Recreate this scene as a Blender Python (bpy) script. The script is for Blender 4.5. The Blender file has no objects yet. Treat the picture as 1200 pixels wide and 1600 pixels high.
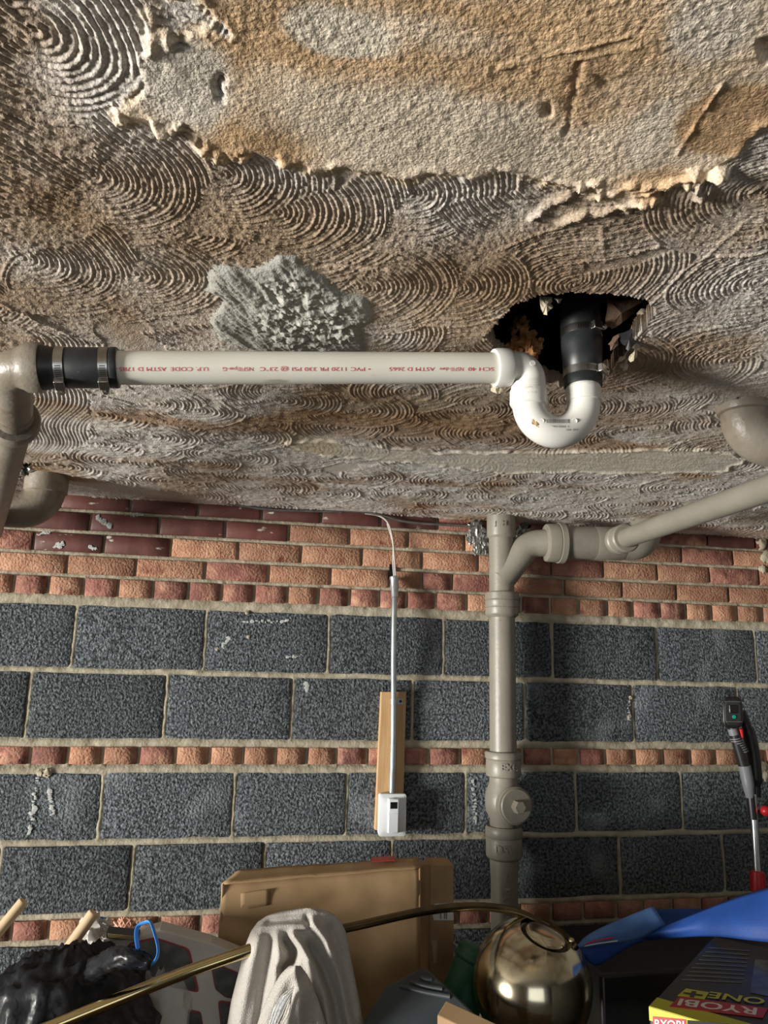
import bpy, bmesh, math, random
import numpy as np
from mathutils import Vector, Matrix
random.seed(4); rng = np.random.RandomState(7)
SC = bpy.context.scene; COL = SC.collection

# ------------------------------------------------------------------ camera, world, lights, exposure
CAMZ, CEIL, WALLY = 1.60, 2.13, 2.518
F, PIT, ROL, YAW = 1150.0, .2075, .0247, .1822
cp, sp, cr, sr, cy, sy = math.cos(PIT), math.sin(PIT), math.cos(ROL), math.sin(ROL), math.cos(YAW), math.sin(YAW)
def _rot(x, y, z): return Vector((x*cy + y*sy, -x*sy + y*cy, z))
def ray(px, py):
    a, b = (px-600)/F, (800-py)/F
    a, b = a*cr - b*sr, a*sr + b*cr
    return _rot(a, cp - b*sp, sp + b*cp)
CAMP = Vector((0, 0, CAMZ))
def PD(px, py, d): return CAMP + ray(px, py)*d                       # point at a distance along the viewing axis
def PY(px, py, Y): r = ray(px, py); return CAMP + r*(Y/r.y)          # point on a plane parallel to the block wall
def CZ(px, py, h): r = ray(px, py); return CAMP + r*(h/r.z)          # point on a level plane h above the eye
def WX(px, py): return PY(px, py, WALLY).x
cam = bpy.data.cameras.new('camera'); camo = bpy.data.objects.new('camera', cam); COL.objects.link(camo)
fwd = ray(600, 800); right = (ray(700, 800)-fwd).normalized(); up = (ray(600, 700)-fwd).normalized(); bk = -fwd.normalized()
M = Matrix((right, up, bk)).transposed().to_4x4(); M.translation = CAMP
camo.matrix_world = M
cam.sensor_fit = 'VERTICAL'; cam.sensor_height = 24.0; cam.lens = F/1600*24.0; cam.clip_start = .02
SC.camera = camo
SC.view_settings.view_transform = 'Standard'; SC.view_settings.look = 'None'
SC.view_settings.gamma = 1.0; SC.view_settings.use_curve_mapping = False
SC.view_settings.exposure = 0.2
W = bpy.data.worlds.new('sky'); SC.world = W; W.use_nodes = True
W.node_tree.nodes['Background'].inputs[0].default_value = (.78, .88, 1, 1)
W.node_tree.nodes['Background'].inputs[1].default_value = .10
def area(name, loc, target, sx, sy_, power, col=(1, 1, 1)):
    l = bpy.data.lights.new(name, 'AREA'); l.shape = 'RECTANGLE'; l.size = sx; l.size_y = sy_; l.energy = power; l.color = col
    o = bpy.data.objects.new(name, l); COL.objects.link(o); o.location = loc
    o.rotation_euler = (Vector(target)-Vector(loc)).to_track_quat('-Z', 'Y').to_euler(); return o
area('daylight_doorway', (-9.4, -1.58, .12), (.5, 1.4, 1.7), 2.2, 2.4, 2000, (1, .965, .90))
area('fill_behind_camera', (-.6, -3.3, 1.1), (-.1, 1, 1.5), 2.6, 1.9, 18, (.93, .97, 1))  # soft fill added behind the camera for frontal light and ridge contrast

# ------------------------------------------------------------------ helpers
def tag(o, label=None, cat=None, group=None, kind=None):
    if label: o['label'] = label
    if cat: o['category'] = cat
    if group: o['group'] = group
    if kind: o['kind'] = kind
    return o
def thing(name, label, cat, loc=(0, 0, 0), group=None):
    o = bpy.data.objects.new(name, None); COL.objects.link(o); o.location = loc; o.empty_display_size = .05
    return tag(o, label, cat, group)
class MB:
    def __init__(s): s.v = []; s.f = []
    def add(s, v, f):
        n = len(s.v); s.v += [Vector(p) for p in v]; s.f += [tuple(i+n for i in q) for q in f]; return s
    def box(s, lo, hi):
        x0, y0, z0 = lo; x1, y1, z1 = hi
        return s.add([(x0,y0,z0),(x1,y0,z0),(x1,y1,z0),(x0,y1,z0),(x0,y0,z1),(x1,y0,z1),(x1,y1,z1),(x0,y1,z1)],
            [(0,3,2,1),(4,5,6,7),(0,1,5,4),(1,2,6,5),(2,3,7,6),(3,0,4,7)])
    def obox(s, c, ax, ay, az):          # oriented box: centre and three half-axis vectors
        c, ax, ay, az = map(Vector, (c, ax, ay, az))
        v = [c+ax*i+ay*j+az*k for k in (-1, 1) for i, j in ((-1,-1),(1,-1),(1,1),(-1,1))]
        return s.add(v, [(0,3,2,1),(4,5,6,7),(0,1,5,4),(1,2,6,5),(2,3,7,6),(3,0,4,7)])
    def tube(s, pts, rad, n=24, caps=True, flat=None):
        pts = [Vector(p) for p in pts]; m = len(pts)
        rad = [rad]*m if isinstance(rad, (int, float)) else list(rad)
        T = []
        for i in range(m):
            a = pts[max(i-1, 0)]; b = pts[min(i+1, m-1)]
            d = b-a
            if d.length < 1e-7: d = T[-1] if T else Vector((0, 0, 1))
            T.append(d.normalized())
        ref = Vector((0, 0, 1)) if abs(T[0].z) < .9 else Vector((1, 0, 0))
        u = T[0].cross(ref).normalized(); v = []; f = []
        for i in range(m):
            u = (u - T[i]*u.dot(T[i])).normalized(); w = T[i].cross(u)
            fx = flat if flat else 1
            for k in range(n):
                a = 2*math.pi*k/n; v.append(pts[i] + u*(rad[i]*math.cos(a)) + w*(rad[i]*math.sin(a)*fx))
        for i in range(m-1):
            for k in range(n):
                k2 = (k+1) % n; f.append((i*n+k, i*n+k2, (i+1)*n+k2, (i+1)*n+k))
        if caps: f.append(tuple(reversed(range(n)))); f.append(tuple(range((m-1)*n, m*n)))
        return s.add(v, f)
    def lathe(s, p0, axis, prof, n=32, caps=True):   # profile: (distance along axis, radius)
        p0 = Vector(p0); ax = Vector(axis).normalized()
        ref = Vector((0, 0, 1)) if abs(ax.z) < .9 else Vector((1, 0, 0))
        u = ax.cross(ref).normalized(); w = ax.cross(u); v = []; f = []
        for t, r in prof:
            for k in range(n):
                a = 2*math.pi*k/n; v.append(p0 + ax*t + u*(r*math.cos(a)) + w*(r*math.sin(a)))
        for i in range(len(prof)-1):
            for k in range(n):
                k2 = (k+1) % n; f.append((i*n+k, i*n+k2, (i+1)*n+k2, (i+1)*n+k))
        if caps: f.append(tuple(reversed(range(n)))); f.append(tuple(range((len(prof)-1)*n, len(prof)*n)))
        return s.add(v, f)
    def ring(s, p0, axis, prof, n=32):               # closed profile: a ring with a hole
        m = len(prof); b = len(s.v); s.lathe(p0, axis, prof, n, False)
        s.f += [(b+(m-1)*n+k, b+(m-1)*n+(k+1) % n, b+(k+1) % n, b+k) for k in range(n)]; return s
    def prism(s, poly, d):               # closed polygon of points, extruded by vector d
        n = len(poly); d = Vector(d); p = [Vector(q) for q in poly]
        return s.add(p+[q+d for q in p], [tuple(range(n)), tuple(range(2*n-1, n-1, -1))]+[(i, i+n, (i+1) % n+n, (i+1) % n) for i in range(n)])
    def build(s, name, mat, parent=None, smooth=40, bevel=0, solid=0, sub=0):
        me = bpy.data.meshes.new(name); me.from_pydata([tuple(p) for p in s.v], [], s.f)
        bm = bmesh.new(); bm.from_mesh(me); bmesh.ops.recalc_face_normals(bm, faces=bm.faces[:]); bm.to_mesh(me); bm.free()
        if smooth:
            me.polygons.foreach_set('use_smooth', [True]*len(me.polygons))
            me.set_sharp_from_angle(angle=math.radians(smooth))
        o = bpy.data.objects.new(name, me); COL.objects.link(o); me.materials.append(mat)
        if parent: o.parent = parent; o.matrix_parent_inverse = Matrix.Translation(-parent.location)
        if sub: m = o.modifiers.new('sub', 'SUBSURF'); m.levels = m.render_levels = sub
        if solid: m = o.modifiers.new('solid', 'SOLIDIFY'); m.thickness = solid; m.offset = 0
        if bevel: m = o.modifiers.new('bevel', 'BEVEL'); m.width = bevel; m.segments = 2; m.limit_method = 'ANGLE'; m.angle_limit = math.radians(35)
        return o
def fillet(pts, r, n=10):
    pts = [Vector(p) for p in pts]; rs = [r]*len(pts) if isinstance(r, (int, float)) else r
    out = [pts[0]]
    for i in range(1, len(pts)-1):
        a = (pts[i-1]-pts[i]).normalized(); b = (pts[i+1]-pts[i]).normalized()
        ang = a.angle(b); t = rs[i]/math.tan(ang/2); p0 = pts[i]+a*t; c = pts[i]+(a+b).normalized()*(rs[i]/math.sin(ang/2))
        v0 = p0-c; v1 = pts[i]+b*t-c; tot = v0.angle(v1)
        for k in range(n+1):
            q = k/n; out.append(c + (v0*math.sin((1-q)*tot)+v1*math.sin(q*tot))/math.sin(tot))
    return out+[pts[-1]]
def spline(pts, n=8):
    P = [Vector(p) for p in pts]; P = [P[0]*2-P[1]]+P+[P[-1]*2-P[-2]]; out = []
    for i in range(1, len(P)-2):
        for k in range(n):
            t = k/n; a, b, c, d = P[i-1:i+3]
            out.append(.5*((2*b)+(c-a)*t+(2*a-5*b+4*c-d)*t*t+(3*b-a-3*c+d)*t**3))
    return out+[P[-2]]
def np_mesh(name, V, Q, mat, parent=None, color=None, smooth=True):
    me = bpy.data.meshes.new(name); n = len(V); m = len(Q)
    me.vertices.add(n); me.vertices.foreach_set('co', np.asarray(V, np.float32).ravel())
    me.loops.add(m*4); me.loops.foreach_set('vertex_index', np.asarray(Q, np.int32).ravel())
    me.polygons.add(m); me.polygons.foreach_set('loop_start', np.arange(m, dtype=np.int32)*4)
    me.update(calc_edges=True)
    if smooth: me.polygons.foreach_set('use_smooth', np.ones(m, bool))
    if color is not None:
        at = me.color_attributes.new('tint', 'FLOAT_COLOR', 'POINT')
        at.data.foreach_set('color', np.hstack([color, np.ones((n, 1))]).astype(np.float32).ravel())
    me.validate(); o = bpy.data.objects.new(name, me); COL.objects.link(o); me.materials.append(mat)
    if parent: o.parent = parent; o.matrix_parent_inverse = Matrix.Translation(-parent.location)
    return o
_tab = rng.rand(512, 512)
def vn(x, y, s=0):                      # smooth value noise, 0..1
    x = np.asarray(x, float)+s*17.31; y = np.asarray(y, float)+s*9.77
    xi = np.floor(x).astype(int); yi = np.floor(y).astype(int); fx = x-xi; fy = y-yi
    fx = fx*fx*(3-2*fx); fy = fy*fy*(3-2*fy); a = xi % 512; b = yi % 512; a1 = (a+1) % 512; b1 = (b+1) % 512
    return (_tab[a, b]*(1-fx)+_tab[a1, b]*fx)*(1-fy)+(_tab[a, b1]*(1-fx)+_tab[a1, b1]*fx)*fy
def fbm(x, y, s=0, o=3): return sum(vn(x*2**k, y*2**k, s+k*3)*.5**k for k in range(o))/sum(.5**k for k in range(o))
def text_mesh(body, size, align='CENTER', extrude=0, bold=0):
    cu = bpy.data.curves.new('t', 'FONT'); cu.body = body; cu.size = size; cu.align_x = align; cu.align_y = 'CENTER'; cu.extrude = extrude
    cu.offset = bold; cu.resolution_u = 3
    ob = bpy.data.objects.new('t', cu); me = bpy.data.meshes.new_from_object(ob)
    v = [p.co.copy() for p in me.vertices]; f = [tuple(p.vertices) for p in me.polygons]
    bpy.data.objects.remove(ob); bpy.data.curves.remove(cu); bpy.data.meshes.remove(me); return v, f

# ------------------------------------------------------------------ materials
def mat(name, c1, c2=None, scale=30, rough=.6, metal=0, bump=0, bscale=None, detail=4, coords='pos', lo=.35, hi=.65, spec=.5, rnd=0, coat=0, trans=0, alpha=1, aniso=None, bdist=.004):
    m = bpy.data.materials.new(name); m.use_nodes = True; nt = m.node_tree; N = nt.nodes; L = nt.links
    b = N['Principled BSDF']; b.inputs['Roughness'].default_value = rough; b.inputs['Metallic'].default_value = metal
    b.inputs['Specular IOR Level'].default_value = spec; b.inputs['Coat Weight'].default_value = coat
    b.inputs['Base Color'].default_value = (*c1, 1)
    b.inputs['Transmission Weight'].default_value = trans; b.inputs['Alpha'].default_value = alpha
    if coords == 'pos': g = N.new('ShaderNodeNewGeometry').outputs['Position']
    else: g = N.new('ShaderNodeTexCoord').outputs['Object']
    if aniso:
        mp = N.new('ShaderNodeMapping'); mp.inputs['Scale'].default_value = aniso; L.new(g, mp.inputs['Vector']); g = mp.outputs['Vector']
    m['g'] = 0; out = None
    if c2:
        n = N.new('ShaderNodeTexNoise'); n.inputs['Scale'].default_value = scale; n.inputs['Detail'].default_value = detail; L.new(g, n.inputs['Vector'])
        r = N.new('ShaderNodeValToRGB'); r.color_ramp.elements[0].position = lo; r.color_ramp.elements[1].position = hi
        r.color_ramp.elements[0].color = (*c1, 1); r.color_ramp.elements[1].color = (*c2, 1); L.new(n.outputs['Fac'], r.inputs['Fac']); out = r.outputs['Color']
        if rnd:
            oi = N.new('ShaderNodeObjectInfo'); hs = N.new('ShaderNodeHueSaturation'); mr = N.new('ShaderNodeMapRange')
            mr.inputs['To Min'].default_value = 1-rnd; mr.inputs['To Max'].default_value = 1+rnd
            L.new(oi.outputs['Random'], mr.inputs['Value']); L.new(mr.outputs['Result'], hs.inputs['Value']); L.new(out, hs.inputs['Color']); out = hs.outputs['Color']
        L.new(out, b.inputs['Base Color'])
    if bump:
        n = N.new('ShaderNodeTexNoise'); n.inputs['Scale'].default_value = bscale or scale*3; n.inputs['Detail'].default_value = 3; L.new(g, n.inputs['Vector'])
        bp = N.new('ShaderNodeBump'); bp.inputs['Strength'].default_value = bump; bp.inputs['Distance'].default_value = bdist
        L.new(n.outputs['Fac'], bp.inputs['Height']); L.new(bp.outputs['Normal'], b.inputs['Normal'])
    return m
def overlay(m, col, scale, lo, hi, seed=0, stretch=None):      # a second noise-shaped layer of colour (dirt, paint, efflorescence)
    nt = m.node_tree; N = nt.nodes; L = nt.links; b = N['Principled BSDF']; inp = b.inputs['Base Color']
    g = N.new('ShaderNodeNewGeometry').outputs['Position']; mp = N.new('ShaderNodeMapping'); mp.inputs['Location'].default_value = (seed, seed*.7, seed*1.3)
    if stretch: mp.inputs['Scale'].default_value = stretch
    L.new(g, mp.inputs['Vector']); n = N.new('ShaderNodeTexNoise'); n.inputs['Scale'].default_value = scale; n.inputs['Detail'].default_value = 5; L.new(mp.outputs['Vector'], n.inputs['Vector'])
    r = N.new('ShaderNodeMapRange'); r.inputs['From Min'].default_value = lo; r.inputs['From Max'].default_value = hi; L.new(n.outputs['Fac'], r.inputs['Value'])
    mx = N.new('ShaderNodeMix'); mx.data_type = 'RGBA'; L.new(r.outputs['Result'], mx.inputs[0])
    if inp.links: L.new(inp.links[0].from_socket, mx.inputs[6])
    else: mx.inputs[6].default_value = inp.default_value
    mx.inputs[7].default_value = (*col, 1); L.new(mx.outputs[2], inp); return m
def vmat(name, rough, bump, bscale, grain=.25):                # plaster: colour from the mesh, grain and grit from noise
    m = mat(name, (.5, .5, .5), rough=rough, bump=bump, bscale=bscale, spec=.25, bdist=.003); nt = m.node_tree; N = nt.nodes; L = nt.links
    a = N.new('ShaderNodeAttribute'); a.attribute_name = 'tint'
    n = N.new('ShaderNodeTexNoise'); n.inputs['Scale'].default_value = 420; n.inputs['Detail'].default_value = 2
    L.new(N.new('ShaderNodeNewGeometry').outputs['Position'], n.inputs['Vector'])
    r = N.new('ShaderNodeMapRange'); r.inputs['From Min'].default_value = .3; r.inputs['From Max'].default_value = .7; r.inputs['To Min'].default_value = 1-grain; r.inputs['To Max'].default_value = 1+grain
    L.new(n.outputs['Fac'], r.inputs['Value'])
    mx = N.new('ShaderNodeMix'); mx.data_type = 'RGBA'; mx.blend_type = 'MULTIPLY'; mx.inputs[0].default_value = 1
    L.new(a.outputs['Color'], mx.inputs[6]); L.new(r.outputs['Result'], mx.inputs[7]); L.new(mx.outputs[2], N['Principled BSDF'].inputs['Base Color']); return m
m_plaster = vmat('combed plaster', .9, .55, 330)
m_mortarpatch = vmat('grey mortar patch', .85, .5, 380, .12)
m_mortar = mat('mortar', (.30, .265, .19), (.42, .38, .285), 25, .95, bump=.6, bscale=120)
m_salmon = overlay(mat('salmon brick', (.33, .158, .095), (.47, .265, .165), 28, .9, bump=1, bscale=130, rnd=.25, bdist=.006), (.17, .05, .03), 14, .60, .72)
m_redbrick = overlay(overlay(mat('red brick', (.20, .075, .058), (.36, .165, .12), 30, .85, bump=.9, bscale=120, rnd=.25, bdist=.005), (.46, .25, .16), 20, .52, .72), (.09, .03, .025), 24, .63, .75, 5)
m_smoothbrick = overlay(mat('smooth dark red brick', (.105, .034, .026), (.15, .052, .042), 18, .6, bump=.2, bscale=60, rnd=.2), (.55, .50, .45), 16, .66, .70, 3, (1, 1, 2.2))
m_block = overlay(mat('cinder block', (.018, .022, .026), (.165, .188, .205), 120, .95, bump=1, bscale=140, rnd=.22, lo=.38, hi=.66, detail=3, bdist=.012), (.24, .27, .29), 5, .60, .85, 2)
m_iron = overlay(mat('grey painted iron', (.19, .175, .142), (.22, .203, .165), 12, .42, bump=.15, bscale=90), (.12, .09, .06), 22, .66, .8, 8)
m_irondirty = overlay(mat('stained grey iron', (.25, .222, .182), (.19, .158, .118), 14, .42, bump=.25, bscale=110), (.13, .085, .05), 16, .60, .75, 4)
m_pvc = overlay(mat('white plastic pipe', (.80, .785, .70), (.74, .72, .62), 9, .38, spec=.5), (.42, .37, .27), 26, .665, .74, 6, (.35, 1, 1))
m_trap = overlay(mat('white trap plastic', (.71, .70, .655), (.67, .66, .61), 12, .35), (.45, .32, .15), 30, .70, .76, 12)
m_red = mat('red ink', (.62, .05, .08), rough=.6)
m_ink = mat('grey ink', (.12, .12, .12), rough=.6)
m_rubber = overlay(mat('black rubber', (.012, .014, .016), (.02, .022, .024), 40, .42), (.4, .4, .4), 330, .74, .78, 2)
m_steel = mat('clamp steel', (.55, .54, .51), (.40, .39, .36), 60, .28, 1)
m_abs = mat('black plastic pipe', (.018, .017, .016), (.03, .028, .026), 20, .45)
m_galv = mat('galvanised conduit', (.55, .60, .62), (.44, .48, .50), 20, .32, .85)
m_board = overlay(mat('pine board', (.46, .27, .12), (.56, .36, .18), 8, .65, aniso=(14, 14, 1.0)), (.28, .15, .07), 4, .62, .8, 1, (10, 10, .8))
m_white = mat('white switch plastic', (.72, .76, .78), rough=.35)
m_dark = mat('dark screen', (.008, .008, .007), rough=.25)
m_wire = mat('grey cable', (.42, .40, .36), rough=.5)
m_cable = mat('old dark cable', (.06, .055, .05), (.12, .11, .10), 40, .6)
m_card = overlay(mat('cardboard', (.33, .215, .11), (.38, .255, .135), 12, .75, bump=.1, bscale=30, spec=.3), (.24, .15, .075), 5, .55, .75, 2)
m_cardedge = mat('pale cardboard edge', (.44, .31, .18), rough=.8)
m_paper = mat('white paper label', (.62, .62, .58), (.5, .5, .47), 30, .6)
m_brass = mat('polished brass', (.62, .50, .24), (.55, .45, .23), 14, .10, 1)
m_brassold = overlay(mat('tarnished brass globe', (.70, .63, .46), (.54, .47, .31), 10, .15, 1), (.26, .21, .12), 13, .52, .75, 3)
m_bronze = mat('dark brass tube', (.17, .13, .07), (.11, .085, .05), 30, .25, 1)
m_towel = mat('grey terry cloth', (.52, .485, .44), (.55, .52, .475), 200, .95, bump=1, bscale=420, spec=.1, bdist=.004)
m_towelin = mat('pale blue white cloth', (.70, .74, .80), (.60, .64, .70), 40, .9, bump=.6, bscale=300, spec=.1)
m_bag = mat('black bin bag', (.006, .007, .009), (.012, .013, .016), 20, .36, bump=.4, bscale=22, spec=.38, bdist=.01)
m_clear = mat('cloudy plastic bag', (.70, .70, .68), rough=.22, trans=.0, alpha=.30, bump=.5, bscale=30, bdist=.01)
m_blueband = mat('blue plastic drawstring', (.03, .22, .72), (.05, .30, .85), 30, .35)
m_wood = mat('pale dowel wood', (.58, .42, .24), (.66, .50, .31), 18, .6, aniso=(1, 1, .3))
m_wicker = mat('pink woven cane', (.66, .36, .25), (.58, .30, .20), 50, .6)
m_printbox = mat('grey printed carton', (.56, .535, .49), (.50, .475, .43), 14, .5)
m_redline = mat('dark red print', (.30, .03, .035), rough=.5)
m_pane = mat('dark picture print', (.05, .052, .046), (.16, .165, .155), 22, .3, detail=6, lo=.42, hi=.72)
m_goldprint = mat('gold print', (.40, .30, .12), rough=.45)
m_blackcard = mat('black card', (.02, .02, .021), (.035, .035, .037), 16, .5)
m_lid = mat('dark slate plastic', (.04, .05, .057), (.05, .062, .07), 20, .4)
m_green = mat('dark green plastic', (.010, .075, .038), (.015, .095, .05), 20, .4)
m_tarp = mat('blue vinyl', (.008, .052, .25), (.012, .070, .32), 10, .62, bump=.35, bscale=420, bdist=.002)
m_tarplite = mat('pale blue felt side', (.075, .17, .42), (.09, .20, .47), 30, .7)
m_yellow = mat('lime yellow print', (.50, .50, .02), rough=.4)
m_boxgrey = overlay(mat('charcoal carton print', (.022, .024, .023), (.032, .034, .032), 20, .42), (.055, .06, .04), 8, .58, .75, 6)
m_tag = mat('red print panel', (.42, .02, .025), rough=.4)
m_letter = mat('white print', (.72, .70, .66), rough=.5)
m_fade = mat('faint grey print', (.14, .145, .12), rough=.5)
m_blk = mat('black tool plastic', (.010, .010, .011), (.016, .016, .017), 30, .38)
m_gry = mat('grey tool plastic', (.16, .17, .18), rough=.35)
m_alu = mat('aluminium tube', (.70, .72, .73), (.62, .64, .65), 30, .25, 1)
m_redpl = mat('red tool plastic', (.50, .012, .02), rough=.35)
m_teal = mat('green mark', (.0, .40, .26), rough=.4)
m_foil = mat('crumpled lead flashing', (.22, .22, .205), (.34, .34, .32), 30, .42, .75, bump=.6, bscale=60, bdist=.006)
m_floor = mat('concrete floor', (.11, .105, .10), (.15, .145, .135), 4, .8, bump=.2)
m_shell = mat('painted wall', (.12, .115, .105), (.15, .145, .135), 3, .85)
m_joist = mat('old joist wood', (.06, .035, .02), (.10, .06, .03), 8, .85, bump=.5)
m_glue = mat('amber glue', (.42, .27, .10), (.55, .40, .20), 200, .6)
m_rust = mat('rusty debris', (.22, .085, .02), (.40, .20, .07), 60, .9, bump=1, bscale=150)
m_frag = mat('pale plaster flake', (.52, .46, .34), (.40, .34, .24), 60, .9, bump=.8, bscale=200)
m_lathe = mat('dirty brown plaster', (.20, .13, .085), (.14, .08, .05), 25, .8, bump=.5)

# ------------------------------------------------------------------ ceiling: combed plaster as real relief
POLY = lambda pts: np.array([(p.x, p.y) for p in (CZ(a, b, CEIL-CAMZ) for a, b in pts)])
def inside(X, Y, poly):
    r = np.zeros(X.shape, bool); n = len(poly)
    for i in range(n):
        x0, y0 = poly[i]; x1, y1 = poly[(i+1) % n]
        c = ((y0 > Y) != (y1 > Y))
        with np.errstate(divide='ignore', invalid='ignore'): r ^= c & (X < (x1-x0)*(Y-y0)/(y1-y0+1e-12)+x0)
    return r
def ceil_xy(px, py): p = CZ(px, py, CEIL-CAMZ); return p.x, p.y
def blur(a, k):
    for ax in (0, 1):
        c = np.cumsum(np.concatenate([np.repeat(a.take([0], ax), k+1, ax), a, np.repeat(a.take([-1], ax), k, ax)], ax), ax)
        n = a.shape[ax]; a = (c.take(range(2*k+1, 2*k+1+n), ax)-c.take(range(0, n), ax))/(2*k+1)
    return a
Y0, Y1, NR, NC = .27, WALLY+.012, 790, 1060
yy = Y0*(Y1/Y0)**(np.arange(NR)/(NR-1)); ss = np.arange(NC)/(NC-1)
XL = -.229-.294*(yy-.559)-.36; XR = np.minimum(.381+.7735*(yy-.429)+.36, 2.45)
GX = XL[:, None]+(XR-XL)[:, None]*ss[None]; GY = np.repeat(yy[:, None], NC, 1)
H = np.zeros(GX.shape)          # + is down, toward the room
H += (fbm(GX*9, GY*9, 1)-.5)*.006
comb = np.zeros(GX.shape); who = np.zeros(GX.shape)
def stamp(x, y, R, face, sweep, r0=0, p=.0066, A=.0026, asp=1.0):
    global comb
    j0, j1 = np.searchsorted(yy, [y-R*1.3, y+R*1.3]); sl = slice(j0, j1)
    if j1-j0 < 3: return
    dx = GX[sl]-x; dy = (GY[sl]-y)/asp; wob = (vn(GX[sl]*16, GY[sl]*16, int(abs(x*997+y*131)) % 40)-.5)
    r = np.hypot(dx, dy)+wob*.010; th = np.arctan2(dy, dx)-face; th = (th+math.pi) % (2*math.pi)-math.pi
    edge = R*(1+.10*(vn(th*2.1+7, dx*0, 3)-.5)); inm = (r < edge) & (r > r0) & (np.abs(th) < sweep/2+.25*(vn(r*40, th*0, 5)-.5))
    sd = random.random()*6; q = r/p+sd*3
    am = .45+.95*vn(np.floor(q)*1.37+sd*11, th*2.2+sd, 2)
    rd = (.5+.5*np.cos(2*math.pi*q))**.8*am + .35*(.5+.5*np.cos(2*math.pi*q*.53+sd))
    rd *= .52+.80*np.where(GY[sl] < 1.25, vn(GX[sl]*240, GY[sl]*240, 6), vn(GX[sl]*90, GY[sl]*90, 6))
    rim = np.exp(-((edge-r)/.004)**2)*.9
    A_y = A*np.interp(GY[sl], [.5, .9, 1.3, 2.4], [.72, .82, 1.0, 1.35]); c = comb[sl]; c[inm] = (rd*A_y+rim*A_y*.6)[inm]; who[sl][inm] = sd+1
rs = random.Random(11)
pitch = lambda y: .0034+.0034*y
pts = []; yq = .25; row = 0
while yq < 2.62:
    x = -.229-.294*(yq-.559)-.50+(row % 2)*.10
    while x < .381+.7735*(yq-.429)+.48:
        pts.append((x+rs.uniform(-.05, .05), yq+rs.uniform(-.04, .04))); x += .19
    yq += .125; row += 1
rs.shuffle(pts)
for x, y in pts:
    lean = rs.choice([.5, .7, 1.0, .3, 2.7, -2.9, .6]) if y < 1.25 else rs.choice([.6, .8, 2.6, 1.2, .4])
    stamp(x, y, rs.uniform(.12, .17) if y < 1.25 else rs.uniform(.115, .15), lean+rs.uniform(-.3, .3), rs.uniform(3.0, 4.2) if y < 1.25 else rs.uniform(3.6, 5.2), 0, p=pitch(y)*rs.uniform(.92, 1.1), asp=rs.uniform(.9, 1.1))
# the broad sweeps that read in the photograph: place, radius, facing, sweep
for px, py, R, f, sw, p in ((300, -170, .58, 2.25, 1.5, .0080), (50, 45, .115, .25, 4.4, .0082), (420, 60, .34, 1.9, 1.0, .0072)):
    x, y = ceil_xy(px, py); stamp(x, y, R, f, sw, p=p, A=.0036)
for px, py, R, f, sw in ((20, 500, .17, 2.6, 2.6), (520, 300, .17, .5, 2.6), (230, 330, .19, .8, 2.6), (140, 270, .14, .8, 3.2), (345, 270, .13, .55, 3.0), (30, 400, .17, .7, 2.6), (205, 425, .13, .45, 3.2), (430, 330, .17, .6, 2.8),
        (640, 300, .13, .3, 3.0), (820, 320, .16, .7, 3.2), (960, 240, .21, .75, 3.2), (1185, 440, .12, 2.9, 4.2), (900, 445, .15, 2.9, 3.2), (700, 450, .12, .3, 3.6), (560, 450, .15, .35, 3.2), (1150, 560, .15, 2.7, 3.2), (1190, 300, .13, 2.6, 3.4),
        (640, 610, .12, 2.6, 4.4), (740, 640, .12, .5, 4.4), (930, 570, .14, .45, 3.6), (880, 640, .13, .5, 3.8), (980, 640, .10, .45, 3.4), (300, 640, .12, .9, 3.6), (440, 625, .13, 1.1, 3.4), (560, 640, .12, .8, 3.6), (380, 680, .12, .7, 4.0), (560, 745, .13, .6, 4.6),
        (400, 760, .15, .7, 4.8), (700, 750, .12, 2.7, 4.6), (820, 755, .13, .6, 4.8), (930, 745, .12, 2.8, 4.4), (640, 770, .12, .7, 4.8), (1060, 760, .12, 2.8, 4.4), (500, 770, .13, .7, 4.8), (230, 680, .13, .8, 4.0), (860, 778, .13, 2.6, 4.6), (310, 720, .12, .8, 4.4), (1120, 700, .12, 2.7, 4)):
    x, y = ceil_xy(px, py); stamp(x, y, R, f, sw, p=pitch(y), A=.0030)
# straight combing beside the left pipe
pl = POLY([(55, 610), (138, 612), (139, 690), (60, 720), (30, 700)]); ins = inside(GX, GY, pl)
q = (GX+.012*np.sin(GY*19)+.3*(GY-1.4))/.0085; comb[ins] = (.0030*(.5+.5*np.cos(2*math.pi*q))*(.5+.8*vn(np.floor(q), GY*6, 8)))[ins]
grit = (vn(GX*230, GY*230, 1)-.5)*.0011+(vn(GX*110, GY*110, 2)-.5)*.0010
# smooth repaired area near the camera, with a torn lip
wx = GX+(fbm(GX*24, GY*24, 5)-.5)*.035+(vn(GX*90, GY*90, 6)-.5)*.008; wy = GY+(fbm(GX*24, GY*24, 9)-.5)*.03+(vn(GX*90, GY*90, 11)-.5)*.008
p_patch = POLY([(232, -300), (232, 0), (230, 70), (224, 130), (185, 168), (250, 196), (300, 196), (300, 232), (345, 246), (400, 232), (445, 244), (490, 264), (540, 256), (600, 264), (700, 268), (770, 262), (830, 278), (900, 292), (985, 318), (1030, 306), (1045, 288), (1100, 262), (1145, 238), (1210, 180), (1500, 60), (1500, -300)])
mk = inside(wx, wy, p_patch).astype(float)
tears = POLY([(235, -20), (305, -20), (322, 30), (352, 60), (300, 52), (285, 90), (262, 62), (238, 34)]); tears2 = POLY([(334, 128), (346, 108), (353, 118), (346, 132), (352, 150), (342, 152)]); tears3 = POLY([(1182, 60), (1215, 50), (1215, 92), (1190, 92)])
mk[inside(wx, wy, tears)] = 0; mk[inside(GX, GY, tears2)] = -.9; mk[inside(GX, GY, tears3)] = -.9
patch = blur(mk, 2); pm = np.clip(patch, 0, 1)
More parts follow.
